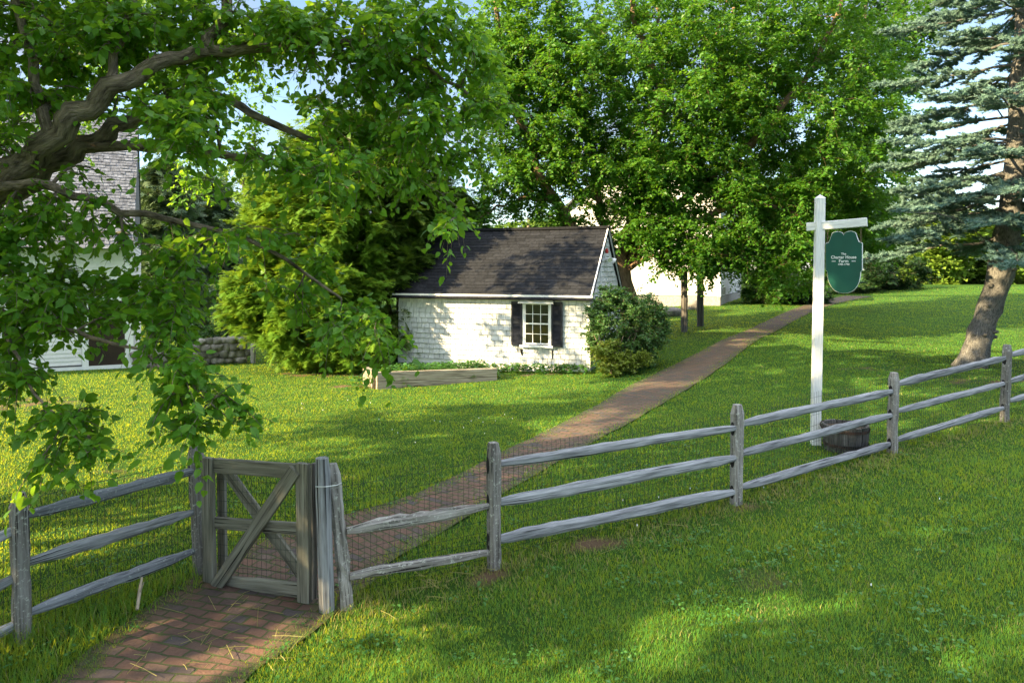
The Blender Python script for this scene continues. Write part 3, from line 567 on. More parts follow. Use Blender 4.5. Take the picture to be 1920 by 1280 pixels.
# ---- shrub at the right end of the shed
def leafy_bush(name, label, base, cls, leaf, mats, cr=.25, twigs=5, per=9, tmpl=LEAF2, group=None, cat='shrub', up=.7, keepwood=True):
    b0 = np.asarray(base, float); LL = [limb([b0, b0 + np.array([cos(k) * .2, sin(k) * .2, .4]), b0 + np.array([cos(k) * .5, sin(k) * .5, 1.0])], .03, .01, 6, .02) for k in (0, 1.3, 2.6, 3.9, 5.2)]
    wood, crown = grow(LL, cls, cr, twigs, per, leaf, tmpl, lift=.2, droop=.1, up=up)
    t = thing(name, label, cat, b0, group); part('stems', wood, M['bark'], t); part('foliage', crown, mats, t); return t
bb = G(P(1172, 690, 17.6)[0], 17.7)
cl = np.vstack([blob(P(1175, 620, 17.8), (1.12, .85, 1.12), 300, .45), blob(P(1150, 660, 17.5), (.6, .5, .5), 60, .3), blob(P(1205, 610, 18), (.7, .6, .8), 90, .4), blob(P(1145, 560, 17.9), (.35, .4, .4), 30, .2), blob(P(1110, 590, 17.7), (.25, .2, .2), 10, 0)])
leafy_bush('dense_shrub', 'rounded dense green shrub hiding the right corner of the shed', bb, cl, .062, M['shrub'], .2, 6, 11)
cl = np.vstack([blob(P(1145, 662, 16.9), (.42, .22, .35), 44, .2), blob(P(1190, 675, 16.9), (.45, .22, .22), 30, .2), blob(P(1150, 688, 16.8), (.4, .15, .12), 20, .1)])
leafy_bush('yellow_shrub', 'low yellow green shrub growing in front of the dense shrub', G(P(1150, 700, 17)[0], 17.35), cl, .06, M['shrub_yellow'], .16, 6, 9)
# bush over the stone wall
wb = G(P(385, 640, 21.5)[0], 21.6)
cl = np.vstack([blob(P(385, 625, 21.6), (1.05, .8, .75), 150, .4), blob(P(350, 600, 21.5), (.6, .5, .5), 40, .3)])
leafy_bush('flowering_bush', 'round bush with yellow tips growing over the stone wall', wb, cl, .085, M['shrub'], .22, 5, 8)
# hedges by the house
for nm, lb, q, r, d, mt in [('round_yew', 'dark clipped yew beside the corner of the white house', (1440, 535), (1.3, 1.1, 1.0), 33.5, 'crown_dark'),
                            ('low_juniper', 'low dark juniper at the edge of the brick path below the tree', (1512, 555), (1.1, .8, .45), 34, 'yew'),
                            ('spreading_yew', 'wide dark spreading yew behind the hanging sign', (1600, 515), (2.2, 1.4, 1.15), 41, 'yew'),
                            ('dark_hedge', 'dark green hedge where the lawn meets the far path', (1680, 512), (1.9, 1.3, 1.25), 43, 'yew')]:
    c = P(q[0], q[1], d); b0 = G(c[0], d); c[2] = max(c[2], b0[2] + r[2] * .75)
    leafy_bush(nm, lb, b0, blob(c, r, 120, .6), .22, M[mt], .38, 6, 9, SPRAY, up=1.)

# ---- distant trees
def bg_proto(kind, mat, tm, leaf, seed_r):
    LL = [limb([(0, 0, 0), (0, 0, 3), (.1, .1, 6), (0, 0, 8.6)], .22, .05, 10, .05)]
    if kind == 'round': cls = np.vstack([blob((0, 0, 5.2), (2.5, 2.5, 3.2), 120, .5), blob((1, .4, 4), (1.8, 1.8, 2), 40, .4), blob((-.9, -.3, 6), (1.5, 1.6, 1.9), 40, .4)])
    else: cls = np.array([np.array([cos(a) * r, sin(a) * r, h]) for h in np.linspace(1.4, 8.9, 44) for a in rng.random(4) * 6.28 for r in [(2.4 * (1 - (h / 9.4)) + .25) * (.5 + .6 * rng.random())]])
    return grow(LL, cls, .6, 5, 8, leaf, tm, up=.9)
protos = {}
def far_tree(px, d, top, w, kind, name, label, mat):
    x = (px - 960) / F * d; b0 = G(x, d); h = (CZ + (HY - top) / F * d) - b0[2]
    key = (kind, mat)
    if key not in protos:
        wood, crown = bg_proto(kind, mat, SPRAY if kind == 'cone' else LEAF2, .55 if kind == 'cone' else .3, 0)
        protos[key] = (wood.build('trunk', M['bark'], smooth=True), crown.build('crown', M[mat]))
    t = thing(name, label, 'tree', b0, 'distant trees around the farm')
    for nm, me in zip(('trunk', 'crown'), protos[key]):
        o = bpy.data.objects.new(nm, me); S.collection.objects.link(o); o.parent = t
    t.scale = (w / 5, w / 5, h / 9.2); t.rotation_euler = (0, 0, random.random() * 6.28)
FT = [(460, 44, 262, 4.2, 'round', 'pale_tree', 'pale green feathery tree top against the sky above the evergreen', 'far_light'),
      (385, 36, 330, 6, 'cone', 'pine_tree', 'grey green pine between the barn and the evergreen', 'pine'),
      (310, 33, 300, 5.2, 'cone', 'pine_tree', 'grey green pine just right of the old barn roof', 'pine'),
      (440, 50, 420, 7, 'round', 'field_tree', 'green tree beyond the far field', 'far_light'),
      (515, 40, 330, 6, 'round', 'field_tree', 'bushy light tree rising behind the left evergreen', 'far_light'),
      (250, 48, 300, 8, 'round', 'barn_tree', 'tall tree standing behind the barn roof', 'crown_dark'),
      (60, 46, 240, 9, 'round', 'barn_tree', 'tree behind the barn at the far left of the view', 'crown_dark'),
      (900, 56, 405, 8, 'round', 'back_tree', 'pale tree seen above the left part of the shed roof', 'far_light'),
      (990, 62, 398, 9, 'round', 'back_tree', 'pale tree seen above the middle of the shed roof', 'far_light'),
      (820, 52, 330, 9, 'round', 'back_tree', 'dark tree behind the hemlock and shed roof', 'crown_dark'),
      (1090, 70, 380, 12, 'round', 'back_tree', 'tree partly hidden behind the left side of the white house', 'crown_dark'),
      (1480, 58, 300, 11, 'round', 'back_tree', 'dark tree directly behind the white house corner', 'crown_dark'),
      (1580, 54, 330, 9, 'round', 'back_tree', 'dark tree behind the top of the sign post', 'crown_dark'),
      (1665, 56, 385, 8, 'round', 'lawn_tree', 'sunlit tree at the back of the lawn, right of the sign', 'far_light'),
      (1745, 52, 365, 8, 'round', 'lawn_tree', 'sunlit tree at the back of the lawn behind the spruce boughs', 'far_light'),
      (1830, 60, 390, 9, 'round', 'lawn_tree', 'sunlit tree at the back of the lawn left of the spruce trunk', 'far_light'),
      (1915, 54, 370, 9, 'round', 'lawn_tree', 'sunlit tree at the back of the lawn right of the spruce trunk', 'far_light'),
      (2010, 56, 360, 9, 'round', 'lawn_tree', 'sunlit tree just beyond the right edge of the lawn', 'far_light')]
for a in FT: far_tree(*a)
for i, (px, d) in enumerate([(1690, 53), (1760, 50), (1835, 54), (1905, 51), (1985, 53), (2070, 50)]):
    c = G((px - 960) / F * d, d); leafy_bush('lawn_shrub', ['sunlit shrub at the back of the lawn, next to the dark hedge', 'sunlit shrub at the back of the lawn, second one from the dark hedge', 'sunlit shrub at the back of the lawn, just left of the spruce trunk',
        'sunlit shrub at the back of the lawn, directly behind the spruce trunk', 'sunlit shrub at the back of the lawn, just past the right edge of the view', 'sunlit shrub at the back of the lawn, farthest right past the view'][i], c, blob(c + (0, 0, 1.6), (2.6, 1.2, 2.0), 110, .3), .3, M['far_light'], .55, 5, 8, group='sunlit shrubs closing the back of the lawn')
for i, (px, d) in enumerate([(405, 49), (470, 50), (535, 51), (340, 50)]):
    c = G((px - 960) / F * d, d); leafy_bush('field_bush', ['dark bush behind the rail fence of the far field', 'second dark bush along the far field edge', 'dark bush at the far field edge nearest the evergreen', 'dark bush at the far field edge nearest the barn'][i], c, blob(c + (0, 0, 1.1), (2.2, 1, 1.3), 70, .4), .3, M['crown_dark'], .5, 5, 7, group='bushes along the far field')

# ------------------------------------------------------------------ split rail fences
def split_post(px, pt, pb, d, w=.125, lean=0, mat='wood_lichen', slots=(), wf=.11, dirv=None):
    top, bot = P(px, pt, d), P(px + lean, pb, d); bot[2] = min(bot[2], float(H(bot[0], bot[1]))) - .08
    m_ = MB(); sdv = unit(np.array([dirv[0], dirv[1], 0])) if dirv is not None else np.array([1., 0, 0])
    m_.beam(bot, top, w, wf, 12, .045, side=sdv, bend=.006, chamfer=.2, top=.72)
    for z in slots:   # mortises: discs on both faces, painted dark for the shade inside the slots, 3 mm proud
        f = np.cross(sdv, [0, 0, 1]); c = bot + (top - bot) * ((z - bot[2]) / (top[2] - bot[2]))
        for sg in (1, -1):
            for hx in (.5,):
                th = np.linspace(0, 2 * pi, 13)[:-1]; cc = c + sg * sdv * (w * .5 + .002)
                V = [cc + f * cos(t) * .03 + np.array([0, 0, 1]) * sin(t) * .075 for t in th]; m_.add(V, [tuple(range(12)) if sg > 0 else tuple(range(12))[::-1]], 1)
    return m_, top, bot
def wire_mesh(mb, pts, h0, h1, dx=.051, hs=(0, .05, .1, .15, .22, .3, .39, .49, .6, .71, .82, .93, 1.02), r=.0019, off=.09):
    for a, b_ in zip(pts[:-1], pts[1:]):
        a = np.asarray(a[:2], float); b_ = np.asarray(b_[:2], float); d = b_ - a; L_ = np.linalg.norm(d); d = d / L_; nn_ = np.array([-d[1], d[0]]) * off
        q = a + nn_; ks = np.arange(0, L_, dx); X_ = q[0] + d[0] * ks; Y_ = q[1] + d[1] * ks; Z_ = H(X_, Y_)
        for x, y, z in zip(X_, Y_, Z_):
            jx = rng.standard_normal() * .003; mb.tube([(x, y, z + h0), (x + jx * d[0], y + jx * d[1], z + h1)], r, 3, cap=False)
        kk_ = np.linspace(0, L_, max(4, int(L_ / .5))); X_ = q[0] + d[0] * kk_; Y_ = q[1] + d[1] * kk_; Z_ = H(X_, Y_)
        for h in hs:
            if h <= h1 + .001: mb.tube(np.stack([X_, Y_, Z_ + h + rng.standard_normal(len(X_)) * .006], 1), r * (1.5 if h == hs[-1] else 1), 3, cap=False)
RM = ['wood', 'wood_lichen2']
# left run
d_l = unit(P(365, 1000, 6.15) - P(40, 1000, 5.06))
fl = thing('split_rail_fence', 'weathered split rail fence with wire mesh left of the gate', 'fence', P(40, 1200, 5.06))
for (px, pt, pb, d, lean, w) in [(35, 924, 1198, 5.06, 9, .11), (366, 836, 1090, 6.15, 14, .125), (-1010, 1120, 1600, 3.4, 0, .12)]:
    m_, top, bot = split_post(px, pt, pb, d, w, lean, dirv=d_l); part('post', m_, [M['wood_lichen'], M['hole_shade']], fl)
far_l = (-1000, 3.4)
for (y0, y1, ym, mt) in [(966, 882, .095, 1), (1056, 958, .085, 0), (1150, 1030, .08, 1)]:
    m_ = MB(); m_.beam(P(48, y0, 5.08), P(368, y1, 6.12), .07, ym, 16, .09, taper=.45, bend=.006, chamfer=.25, wobble=.08); part('rail', m_, M[RM[mt]], fl)
for (y0, y1) in [(985, 1170), (1072, 1290), (1165, 1400)]:
    m_ = MB(); m_.beam(P(36, y0 + 4, 5.06), P(-1000, y1 + 300, 3.4), .07, .085, 14, .08, taper=.3, bend=.006); part('rail', m_, M['wood'], fl)
m_ = MB(); wire_mesh(m_, [P(366, 1000, 6.15), P(40, 1000, 5.06), P(-1000, 1000, 3.4)][::-1], .0, 1.02, off=.08); part('wire_mesh', m_, M['wire'], fl)
# right run
fr = thing('split_rail_fence', 'long weathered split rail fence with wire mesh running right from the gate', 'fence', P(925, 1062, 6.05))
posts = [(925, 829, 1062, 6.05, 1, .11), (1382, 758, 945, 7.5, -2, .135), (1676, 698, 850, 9.2, -4, .13), (1888, 646, 790, 10.7, -5, .13), (2130, 590, 700, 12.6, 0, .13)]
pc = [P(p[0], 1000, p[3]) for p in posts]
lev = {0: (870, 940, 1012), 1: (802, 862, 920), 2: (732, 776, 830), 3: (675, 720, 765), 4: (618, 652, 690)}
for i, (px, pt, pb, d, lean, w) in enumerate(posts):
    dv = unit(pc[min(i + 1, 4)] - pc[max(i - 1, 0)]); sl_ = [float(P(0, y, d)[2]) for y in lev[i]]
    m_, top, bot = split_post(px, pt, pb, d, w, lean, slots=sl_, dirv=dv); part('post', m_, [M['wood_lichen'], M['hole_shade']], fr)
rails = [((932, 868, 6.08), (1378, 801, 7.45), .085), ((932, 941, 6.08), (1378, 858, 7.45), .105), ((932, 1012, 6.08), (1376, 923, 7.45), .105),
         ((1386, 795, 7.55), (1672, 733, 9.15), .095), ((1386, 851, 7.55), (1671, 779, 9.15), .09), ((1386, 913, 7.55), (1668, 831, 9.15), .09),
         ((1680, 721, 9.25), (1884, 671, 10.6), .095), ((1680, 770, 9.25), (1882, 718, 10.6), .085), ((1678, 826, 9.25), (1881, 765, 10.6), .085),
         ((1892, 667, 10.75), (2128, 612, 12.6), .09), ((1892, 716, 10.75), (2128, 652, 12.6), .085), ((1892, 752, 10.75), (2128, 690, 12.6), .085)]
for i, (a, b_, h) in enumerate(rails):
    m_ = MB(); m_.beam(P(*a), P(*b_), .07, h, 20, .05, taper=.4, bend=.004, chamfer=.24, wobble=.05); part('rail', m_, M['wood'], fr)
m_ = MB(); m_.beam(P(650, 996, 5.52), P(918, 948, 6.02), .07, .085, 14, .11, taper=.4, bend=.006, wobble=.1); part('rail', m_, M['wood_lichen'], fr, 'flaking grey rail with pale lichen')
m_ = MB(); m_.beam(P(655, 1082, 5.52), P(918, 1036, 6.02), .07, .075, 14, .09, taper=.3, bend=.012, wobble=.1); part('rail', m_, M['wood_lichen'], fr, 'lower rail spotted with pale lichen')
m_ = MB(); b0 = P(652, 1138, 5.5); m_.beam(b0 - (0, 0, .05), P(624, 868, 5.58), .10, .10, 14, .10, side=(1, .3, 0), top=.6, bend=.012); part('post', m_, M['wood_lichen'], fr, 'cracked post leaning towards the gate')
m_ = MB(); wire_mesh(m_, [P(640, 1000, 5.55)] + pc, 0, 1.0); part('wire_mesh', m_, M['wire'], fr)
# gate post with the tie wire
gp = thing('gate_post', 'smooth grey round-edged post beside the latch side of the gate', 'post', P(612, 1150, 5.45))
m_ = MB(); m_.beam(P(614, 1152, 5.45) - (0, 0, .05), P(604, 858, 5.45), .115, .115, 12, .02, side=(1, .2, 0), bend=.004, chamfer=.3, top=.85); part('shaft', m_, M['wood'], gp)
m_ = MB(); m_.tube([P(592, 912, 5.37), P(612, 912, 5.36), P(632, 909, 5.42), P(640, 905, 5.55), P(622, 903, 5.64), P(596, 908, 5.6), P(592, 912, 5.37)], .004, 5); part('tie_wire', m_, M['tie'], gp)
# gate
ga, gb_ = P(397, 1098, 6.0), P(575, 1126, 5.62); ge = unit((gb_ - ga) * (1, 1, 0)); gn = np.array([ge[1], -ge[0], 0])
gt = thing('gate', 'weathered wooden garden gate with crossed braces, across the brick path', 'gate', (ga + gb_) / 2)
def gb(name, p0, p1, w, h, off=0., side=None, lab=None, rg=.02):
    m_ = MB(); m_.beam(np.asarray(p0) + gn * off, np.asarray(p1) + gn * off, w, h, 8, rg, side=ge if side is None else side, bend=.002, chamfer=.08); part(name, m_, M['gate'], gt, lab)
gb('stile', P(399, 1098, 6.0), P(395, 856, 6.0), .118, .05, .03); gb('stile', P(576, 1127, 5.62), P(573, 866, 5.62), .118, .05, .03)
gb('stile', P(410, 1085, 6.06), P(407, 862, 6.06), .08, .04, -.05)
gb('rail', P(400, 872, 5.98), P(574, 884, 5.62), .045, .12, .0, side=gn); gb('rail', P(404, 979, 5.98), P(574, 992, 5.62), .045, .095, .0, side=gn); gb('rail', P(402, 1090, 5.98), P(574, 1106, 5.62), .045, .115, .0, side=gn)
gb('brace', P(412, 1096, 5.94), P(560, 878, 5.63), .04, .115, .045, side=gn); gb('brace', P(416, 884, 5.96), P(562, 1086, 5.66), .035, .105, -.05, side=gn, lab='rear brace running down to the right')
m_ = MB(); L_ = float(np.linalg.norm((P(574, 0, 5.62) - P(400, 0, 5.98))[:2]))
for t in np.arange(.04, .98, .051 / L_):
    a = P(400, 872, 5.98) * (1 - t) + P(574, 884, 5.62) * t - gn * .03; b_ = P(402, 1090, 5.98) * (1 - t) + P(574, 1106, 5.62) * t - gn * .03; m_.tube([a, b_], .0018, 3, cap=False)
for u in np.linspace(.03, .97, 11):
    a = P(400, 872, 5.98) * (1 - u) + P(402, 1090, 5.98) * u - gn * .03; b_ = P(574, 884, 5.62) * (1 - u) + P(574, 1106, 5.62) * u - gn * .03; m_.tube([a, b_], .0018, 3, cap=False)
part('wire_mesh', m_, M['wire'], gt)
m_ = MB(); m_.beam(P(590, 1120, 5.56), P(588, 868, 5.56), .03, .05, 8, .02, side=ge); part('stop_board', m_, M['postdark'], gt)
# small stake leaning on the left fence
m_ = MB(); m_.tube([P(257, 1142, 5.4), P(262, 1110, 5.5), P(266, 1082, 5.6)], [.012, .014, .009], 5, rough=.1); m_.tube([P(262, 1112, 5.5), P(268, 1096, 5.48), P(270, 1090, 5.48)], [.006, .006, .003], 4)
single('stick', m_, M['timber'], 'pale broken stick leaning on the lowest rail left of the gate', 'stick', P(257, 1142, 5.4))

# ------------------------------------------------------------------ small shed
SA = radians(19.6); su = np.array([-cos(SA), sin(SA), 0]); sv = np.array([sin(SA), cos(SA), 0]); sz = np.array([0, 0, 1.])
SO = np.array([2.04, 18.0, 0.0]); SL, SD_, SE, SR = 5.67, 4.2, 2.03, 3.88
def q(u, v, z): return SO + su * u + sv * v + sz * z
shed = thing('shed', 'small white shingled shed with a dark roof and one shuttered window', 'shed', SO)
rise = (SR - SE) / (SD_ / 2)
m_ = MB()   # shell
V = [q(0, 0, -.4), q(SL, 0, -.4), q(SL, SD_, -.4), q(0, SD_, -.4), q(0, 0, SE), q(SL, 0, SE), q(SL, SD_, SE), q(0, SD_, SE), q(0, SD_ / 2, SR), q(SL, SD_ / 2, SR)]
m_.add(V, [(0, 4, 5, 1), (1, 5, 9, 6, 2), (2, 6, 7, 3), (3, 7, 8, 4, 0)], 1)
WU = 1.44  # window centre measured from the right corner
def shingles(mb, o, e, n_, length, z0, z1, clip=None, hole=None, ex=.148):
    z = z0; row = 0
    while z < z1 - .02:
        x = -random.random() * .12
        while x < length:
            w = random.uniform(.09, .21); x0, x1 = max(0, x), min(length, x + w); zt = min(z + ex + .015, z1); drop = random.uniform(-.006, .006)
            x += w + .011
            if x1 - x0 < .02: continue
            if clip and not clip((x0 + x1) / 2, zt): continue
            if hole and x1 > hole[0] and x0 < hole[1] and zt > hole[2] and z < hole[3]: continue
            a = o + e * x0 + sz * (z + drop); b_ = o + e * x1 + sz * (z + drop); t_ = n_ * .032; t2_ = n_ * .006; up_ = sz * (zt - z - drop)
            V = [a + t_, b_ + t_, b_ + t2_ + up_, a + t2_ + up_, a, b_, b_ + up_, a + up_]
            mb.add(V, [(0, 1, 2, 3), (4, 7, 6, 5), (0, 4, 5, 1), (1, 5, 6, 2), (2, 6, 7, 3), (3, 7, 4, 0)], 0)
        z += ex; row += 1

shingles(m_, q(SL, 0, .16), -su, -sv, SL, 0, SE - .19, ex=.146, hole=(SL - WU - .39, SL - WU + .39, .53, 1.64))
shingles(m_, q(0, 0, .16), sv, -su, SD_, 0, SR - .2, clip=lambda x, z: z + .16 < SE - .02 + rise * min(x, SD_ - x), ex=.146)
wall = part('wall', m_, [M['shingle_white'], M['wall_back']], shed)
m_ = MB(); m_.box(q(SL + .02, -.012, -.3), -su * (SL + .04), sv * .012, sz * .45); m_.box(q(-.012, -.01, -.3), su * .012, sv * (SD_), sz * .45)
m_.box(q(-.03, -.03, -.2), su * .10, sv * .03, sz * (SE - .02)); m_.box(q(-.032, .0, -.2), su * .03, sv * .10, sz * (SE - .02))
part('trim_board', m_, M['white'], shed)
m_ = MB(); m_.box(q(SL + .12, -.16, SE - .15), -su * (SL + .24), sv * .02, sz * .13); m_.box(q(SL + .12, -.14, SE - .15), -su * (SL + .24), sv * .139, sz * .018)
part('fascia', m_, M['white'], shed)
m_ = MB()   # rake boards on the right gable
for s_ in (0, 1):
    a = q(-.10, -.16 if s_ == 0 else SD_ + .16, SE - .16); b_ = q(-.10, SD_ / 2, SR - .03); dn = b_ - a
    m_.box(a + sz * .01, dn, su * .035, sz * .12)
part('rake_board', m_, M['white'], shed)
m_ = MB(); OV = .2; sl_len = math.hypot(SD_ / 2 + OV, rise * (SD_ / 2 + OV)); nrm = None
for sgn in (0, 1):
    e0 = q(-.12, -OV, SE - rise * OV + .02) if sgn == 0 else q(-.12, SD_ + OV, SE - rise * OV + .02); up_ = unit((sv if sgn == 0 else -sv) + sz * rise); nr = unit((-sv if sgn == 0 else sv) * rise + sz)
    m_.box(e0, su * (SL + .24), up_ * (sl_len), nr * .03, 0, .5)
    rows = int(sl_len / .137)
    for r_ in range(rows + 1):
        x = -random.random() * .28
        while x < SL + .24:
            x0, x1 = max(x, 0), min(SL + .24, x + .298); s0 = r_ * .137; s1 = min(s0 + .15, sl_len)
            if x1 - x0 > .03 and s1 > s0:
                o = e0 + su * x0 + up_ * (s0 + random.uniform(-.003, .003)) + nr * .031; w = su * (x1 - x0)
                V = [o + nr * .011, o + w + nr * .011, o + w + up_ * (s1 - s0) + nr * .002, o + up_ * (s1 - s0) + nr * .002, o, o + w]
                m_.add(V, [(0, 1, 2, 3), (0, 4, 5, 1), (1, 5, 2), (0, 3, 4)], 0)
            x += .305
m_.box(q(-.12, SD_ / 2 - .12, SR + .015), su * (SL + .24), sv * .24, sz * .075, 0, .35)
part('roof', m_, M['roof'], shed)
# window
wc = WU; wz0 = .68; wz1 = 1.78; ww = .70
win = part('window', (lambda mm: (mm.box(q(wc + ww / 2 + .055, -.05, wz0 - .02), -su * .055, sv * .08, sz * (wz1 - wz0 + .06)), mm.box(q(wc - ww / 2, -.05, wz0 - .02), -su * .055, sv * .08, sz * (wz1 - wz0 + .06)),
                                   mm.box(q(wc + ww / 2, -.05, wz1), -su * ww, sv * .08, sz * .04), mm)[-1])(MB()), M['white'], shed)
m_ = MB(); x0 = wc + ww / 2
for k in range(4):
    x = k * (ww - .03) / 3; m_.box(q(x0 - x, -.035, wz0), -su * (.028 if k in (0, 3) else .015), sv * .03, sz * (wz1 - wz0))
for k in range(5):
    z = wz0 + k * (wz1 - wz0 - .03) / 4; m_.box(q(x0 - .002, -.037, z), -su * (ww - .004), sv * .03, sz * (.035 if k == 2 else (.03 if k in (0, 4) else .015)))
part('sash', m_, M['white'], win)
m_ = MB(); m_.box(q(x0, -.022, wz0), -su * ww, sv * .004, sz * (wz1 - wz0)); part('pane', m_, M['glass'], win)
m_ = MB(); m_.box(q(x0 + .12, -.12, wz0 - .08), -su * (ww + .24), sv * .1, sz * .055); part('sill', m_, M['white'], win)
m_ = MB(); o = q(x0 + .15, -.17, wz1 + .025); w = -su * (ww + .30); V = [o, o + w, o + w + sv * .18 + sz * .09 + su * .05, o + sv * .18 + sz * .09 - su * .05]; V += [v_ - sz * .022 for v_ in V]
m_.add(V, [(0, 1, 2, 3), (4, 7, 6, 5), (0, 4, 5, 1), (1, 5, 6, 2), (2, 6, 7, 3), (3, 7, 4, 0)]); part('hood', m_, M['white'], win)
for s_ in (1, -1):
    c = wc + s_ * (ww / 2 + .055 + .165) + (.0 if s_ > 0 else .0); m_ = MB(); W_ = .31; zb, zt = wz0 - .05, wz1 + .05; xs = c + W_ / 2
    m_.box(q(xs, -.075, zb - (.0 if s_ > 0 else .0)), -su * .045, sv * .035, sz * (zt - zb)); m_.box(q(xs - W_ + .045, -.075, zb), -su * .045, sv * .035, sz * (zt - zb))
    for (a, h) in ((zb, .07), ((zb + zt) / 2 - .01, .075), (zt - .07, .07)): m_.box(q(xs - .045, -.073, a), -su * (W_ - .09), sv * .031, sz * h)
    for z in np.arange(zb + .085, zt - .08, .036):
        if abs(z - (zb + zt) / 2 - .02) < .055: continue
        o = q(xs - .045, -.07, z); m_.box(o, -su * (W_ - .09), sv * .024 + sz * .022, sz * .006)
    m_.box(q(xs - .045, -.044, zb), -su * (W_ - .09), sv * .003, sz * (zt - zb)); sh = part('shutter', m_, M['shutter'], shed)
    m_ = MB(); cc = q(c, -.05, zb - .10); t = np.linspace(-1, 1, 13); pts = [cc + (-su) * (.035 * sin(pi * a)) + sz * (-.07 * a) for a in t]; m_.tube(pts, .007, 5); part('holdback_hook', m_, M['iron'], shed)
m_ = MB(); m_.box(q(wc + .34 + .1, -.04, .38), -su * .03, sv * .03, sz * .16); m_.tube([q(wc + .42, -.03, .36), q(wc + .45, -.05, .45), q(wc + .46, -.05, .54)], .014, 6); part('iron_bracket', m_, M['iron'], shed)
m_ = MB(); m_.box(q(wc - .42, -.04, .30), -su * .03, sv * .03, sz * .24); part('iron_bracket', m_, M['iron'], shed)
# flood lights on the gable
def lathe(mb, c, axis, prof, n_=14, mat=0):
    axis = unit(axis); a = unit(np.cross(axis, [0, 0, 1]) if abs(axis[2]) < .9 else np.cross(axis, [1, 0, 0])); b_ = np.cross(axis, a); V = []
    for x, r in prof: V += [c + axis * x + a * r * cos(t) + b_ * r * sin(t) for t in np.arange(n_) * 2 * pi / n_]
    f = [(i * n_ + j, i * n_ + (j + 1) % n_, (i + 1) * n_ + (j + 1) % n_, (i + 1) * n_ + j) for i in range(len(prof) - 1) for j in range(n_)] + [tuple(range(n_))[::-1], tuple((len(prof) - 1) * n_ + j for j in range(n_))]
    mb.add(V, f, mat)
m_ = MB(); gc = q(-.06, 1.9, 3.0); lathe(m_, gc + su * .04, -su, [(0, .06), (.05, .06), (.06, .04)]); fx = part('light_fixture', m_, M['white'], shed)
for dx in (.14, -.16):
    ax = unit(-su * .5 - sv * .9 * (1 if dx > 0 else -.2) - sz * .35); m_ = MB(); c = gc - su * .10 + sv * (-dx) ; m_.tube([gc - su * .02, c], .018, 6); lathe(m_, c, ax, [(-.06, .03), (0, .045), (.08, .085), (.13, .09), (.13, .075), (.12, .072)]); lathe(m_, c + ax * .119, ax, [(0, .07), (.004, .06)], mat=1); part('lamp_head', m_, [M['white'], M['lamp_glass']], fx, smooth=False)
m_ = MB(); lathe(m_, q(-.10, 1.75, 3.16), sz, [(0, .035), (.02, .05), (.10, .05), (.14, .03)]); part('alarm_bell', m_, M['red'], shed)
m_ = MB(); m_.tube([q(-.05, 1.2, 2.95), q(-.05, 1.2, 2.3)], .012, 5); part('cable', m_, M['white'], shed)

# raised timber bed in front of the shed
ba, bb_ = P(706, 697, 15.7), P(930, 703, 17.0); be = unit((bb_ - ba) * (1, 1, 0)); bn = np.array([-be[1], be[0], 0]); ln = np.linalg.norm((bb_ - ba)[:2])
box = thing('timber_bed', 'low retaining box of pale weathered timbers in front of the shed', 'planter', (ba[0], ba[1], float(H(ba[0], ba[1]))))
for k in range(2):
    m_ = MB(); z = ba[2] - .11 - .215 * k; m_.beam((ba[0], ba[1], z), (ba[0] + be[0] * ln, ba[1] + be[1] * ln, z - .10), .12, .21, 16, .015, chamfer=.05, bend=.001); part('timber', m_, M['timber'], box)
    m_ = MB(); o = ba - be * .02 + bn * .10; m_.beam((o[0], o[1], z), (o[0] + bn[0] * .9, o[1] + bn[1] * .9, z), .12, .208, 8, .015, chamfer=.05, bend=.001); part('timber', m_, M['timber'], box)
m_ = MB(); n1, n2_ = 20, 10; V = [ba + be * ln * i / n1 + bn * (.06 + 1.7 * j / n2_) for i in range(n1 + 1) for j in range(n2_ + 1)]; V = np.array(V); hz = H(V[:, 0], V[:, 1]); jj = np.tile(np.arange(n2_ + 1) / n2_, n1 + 1); ii = np.repeat(np.arange(n1 + 1) / n1, n2_ + 1); V[:, 2] = (ba[2] - .04 - .1 * ii) * (1 - jj) + (hz + .03) * jj + .03 * rng.random(len(V)) * (1 - jj)
m_.add(V, [(i * (n2_ + 1) + j, (i + 1) * (n2_ + 1) + j, (i + 1) * (n2_ + 1) + j + 1, i * (n2_ + 1) + j + 1) for i in range(n1) for j in range(n2_)], 0); part('soil', m_, M['soil'], box, smooth=True)

# ------------------------------------------------------------------ clapboard buildings
def clap(mb, o, e, n_, length, z1, clip=None, ex=.115, hole=None):
    k = 0
    while k * ex < z1 - .01:
        z = k * ex; h = min(ex + .01, z1 - z); x0, x1 = 0., length
        if clip: x0, x1 = clip(z + h)
        k += 1
        if x1 - x0 < .05: continue
        segs = [(x0, x1)]
        if hole and z + h > hole[2] and z < hole[3]: segs = [(x0, hole[0]), (hole[1], x1)]
        for s0, s1 in segs:
            a = o + e * s0 + sz * z; w = e * (s1 - s0); V = [a + n_ * .018, a + w + n_ * .018, a + w + n_ * .004 + sz * h, a + n_ * .004 + sz * h, a, a + w]
            mb.add(V, [(0, 1, 2, 3), (0, 4, 5, 1), (0, 3, 4), (1, 5, 2)], 0)
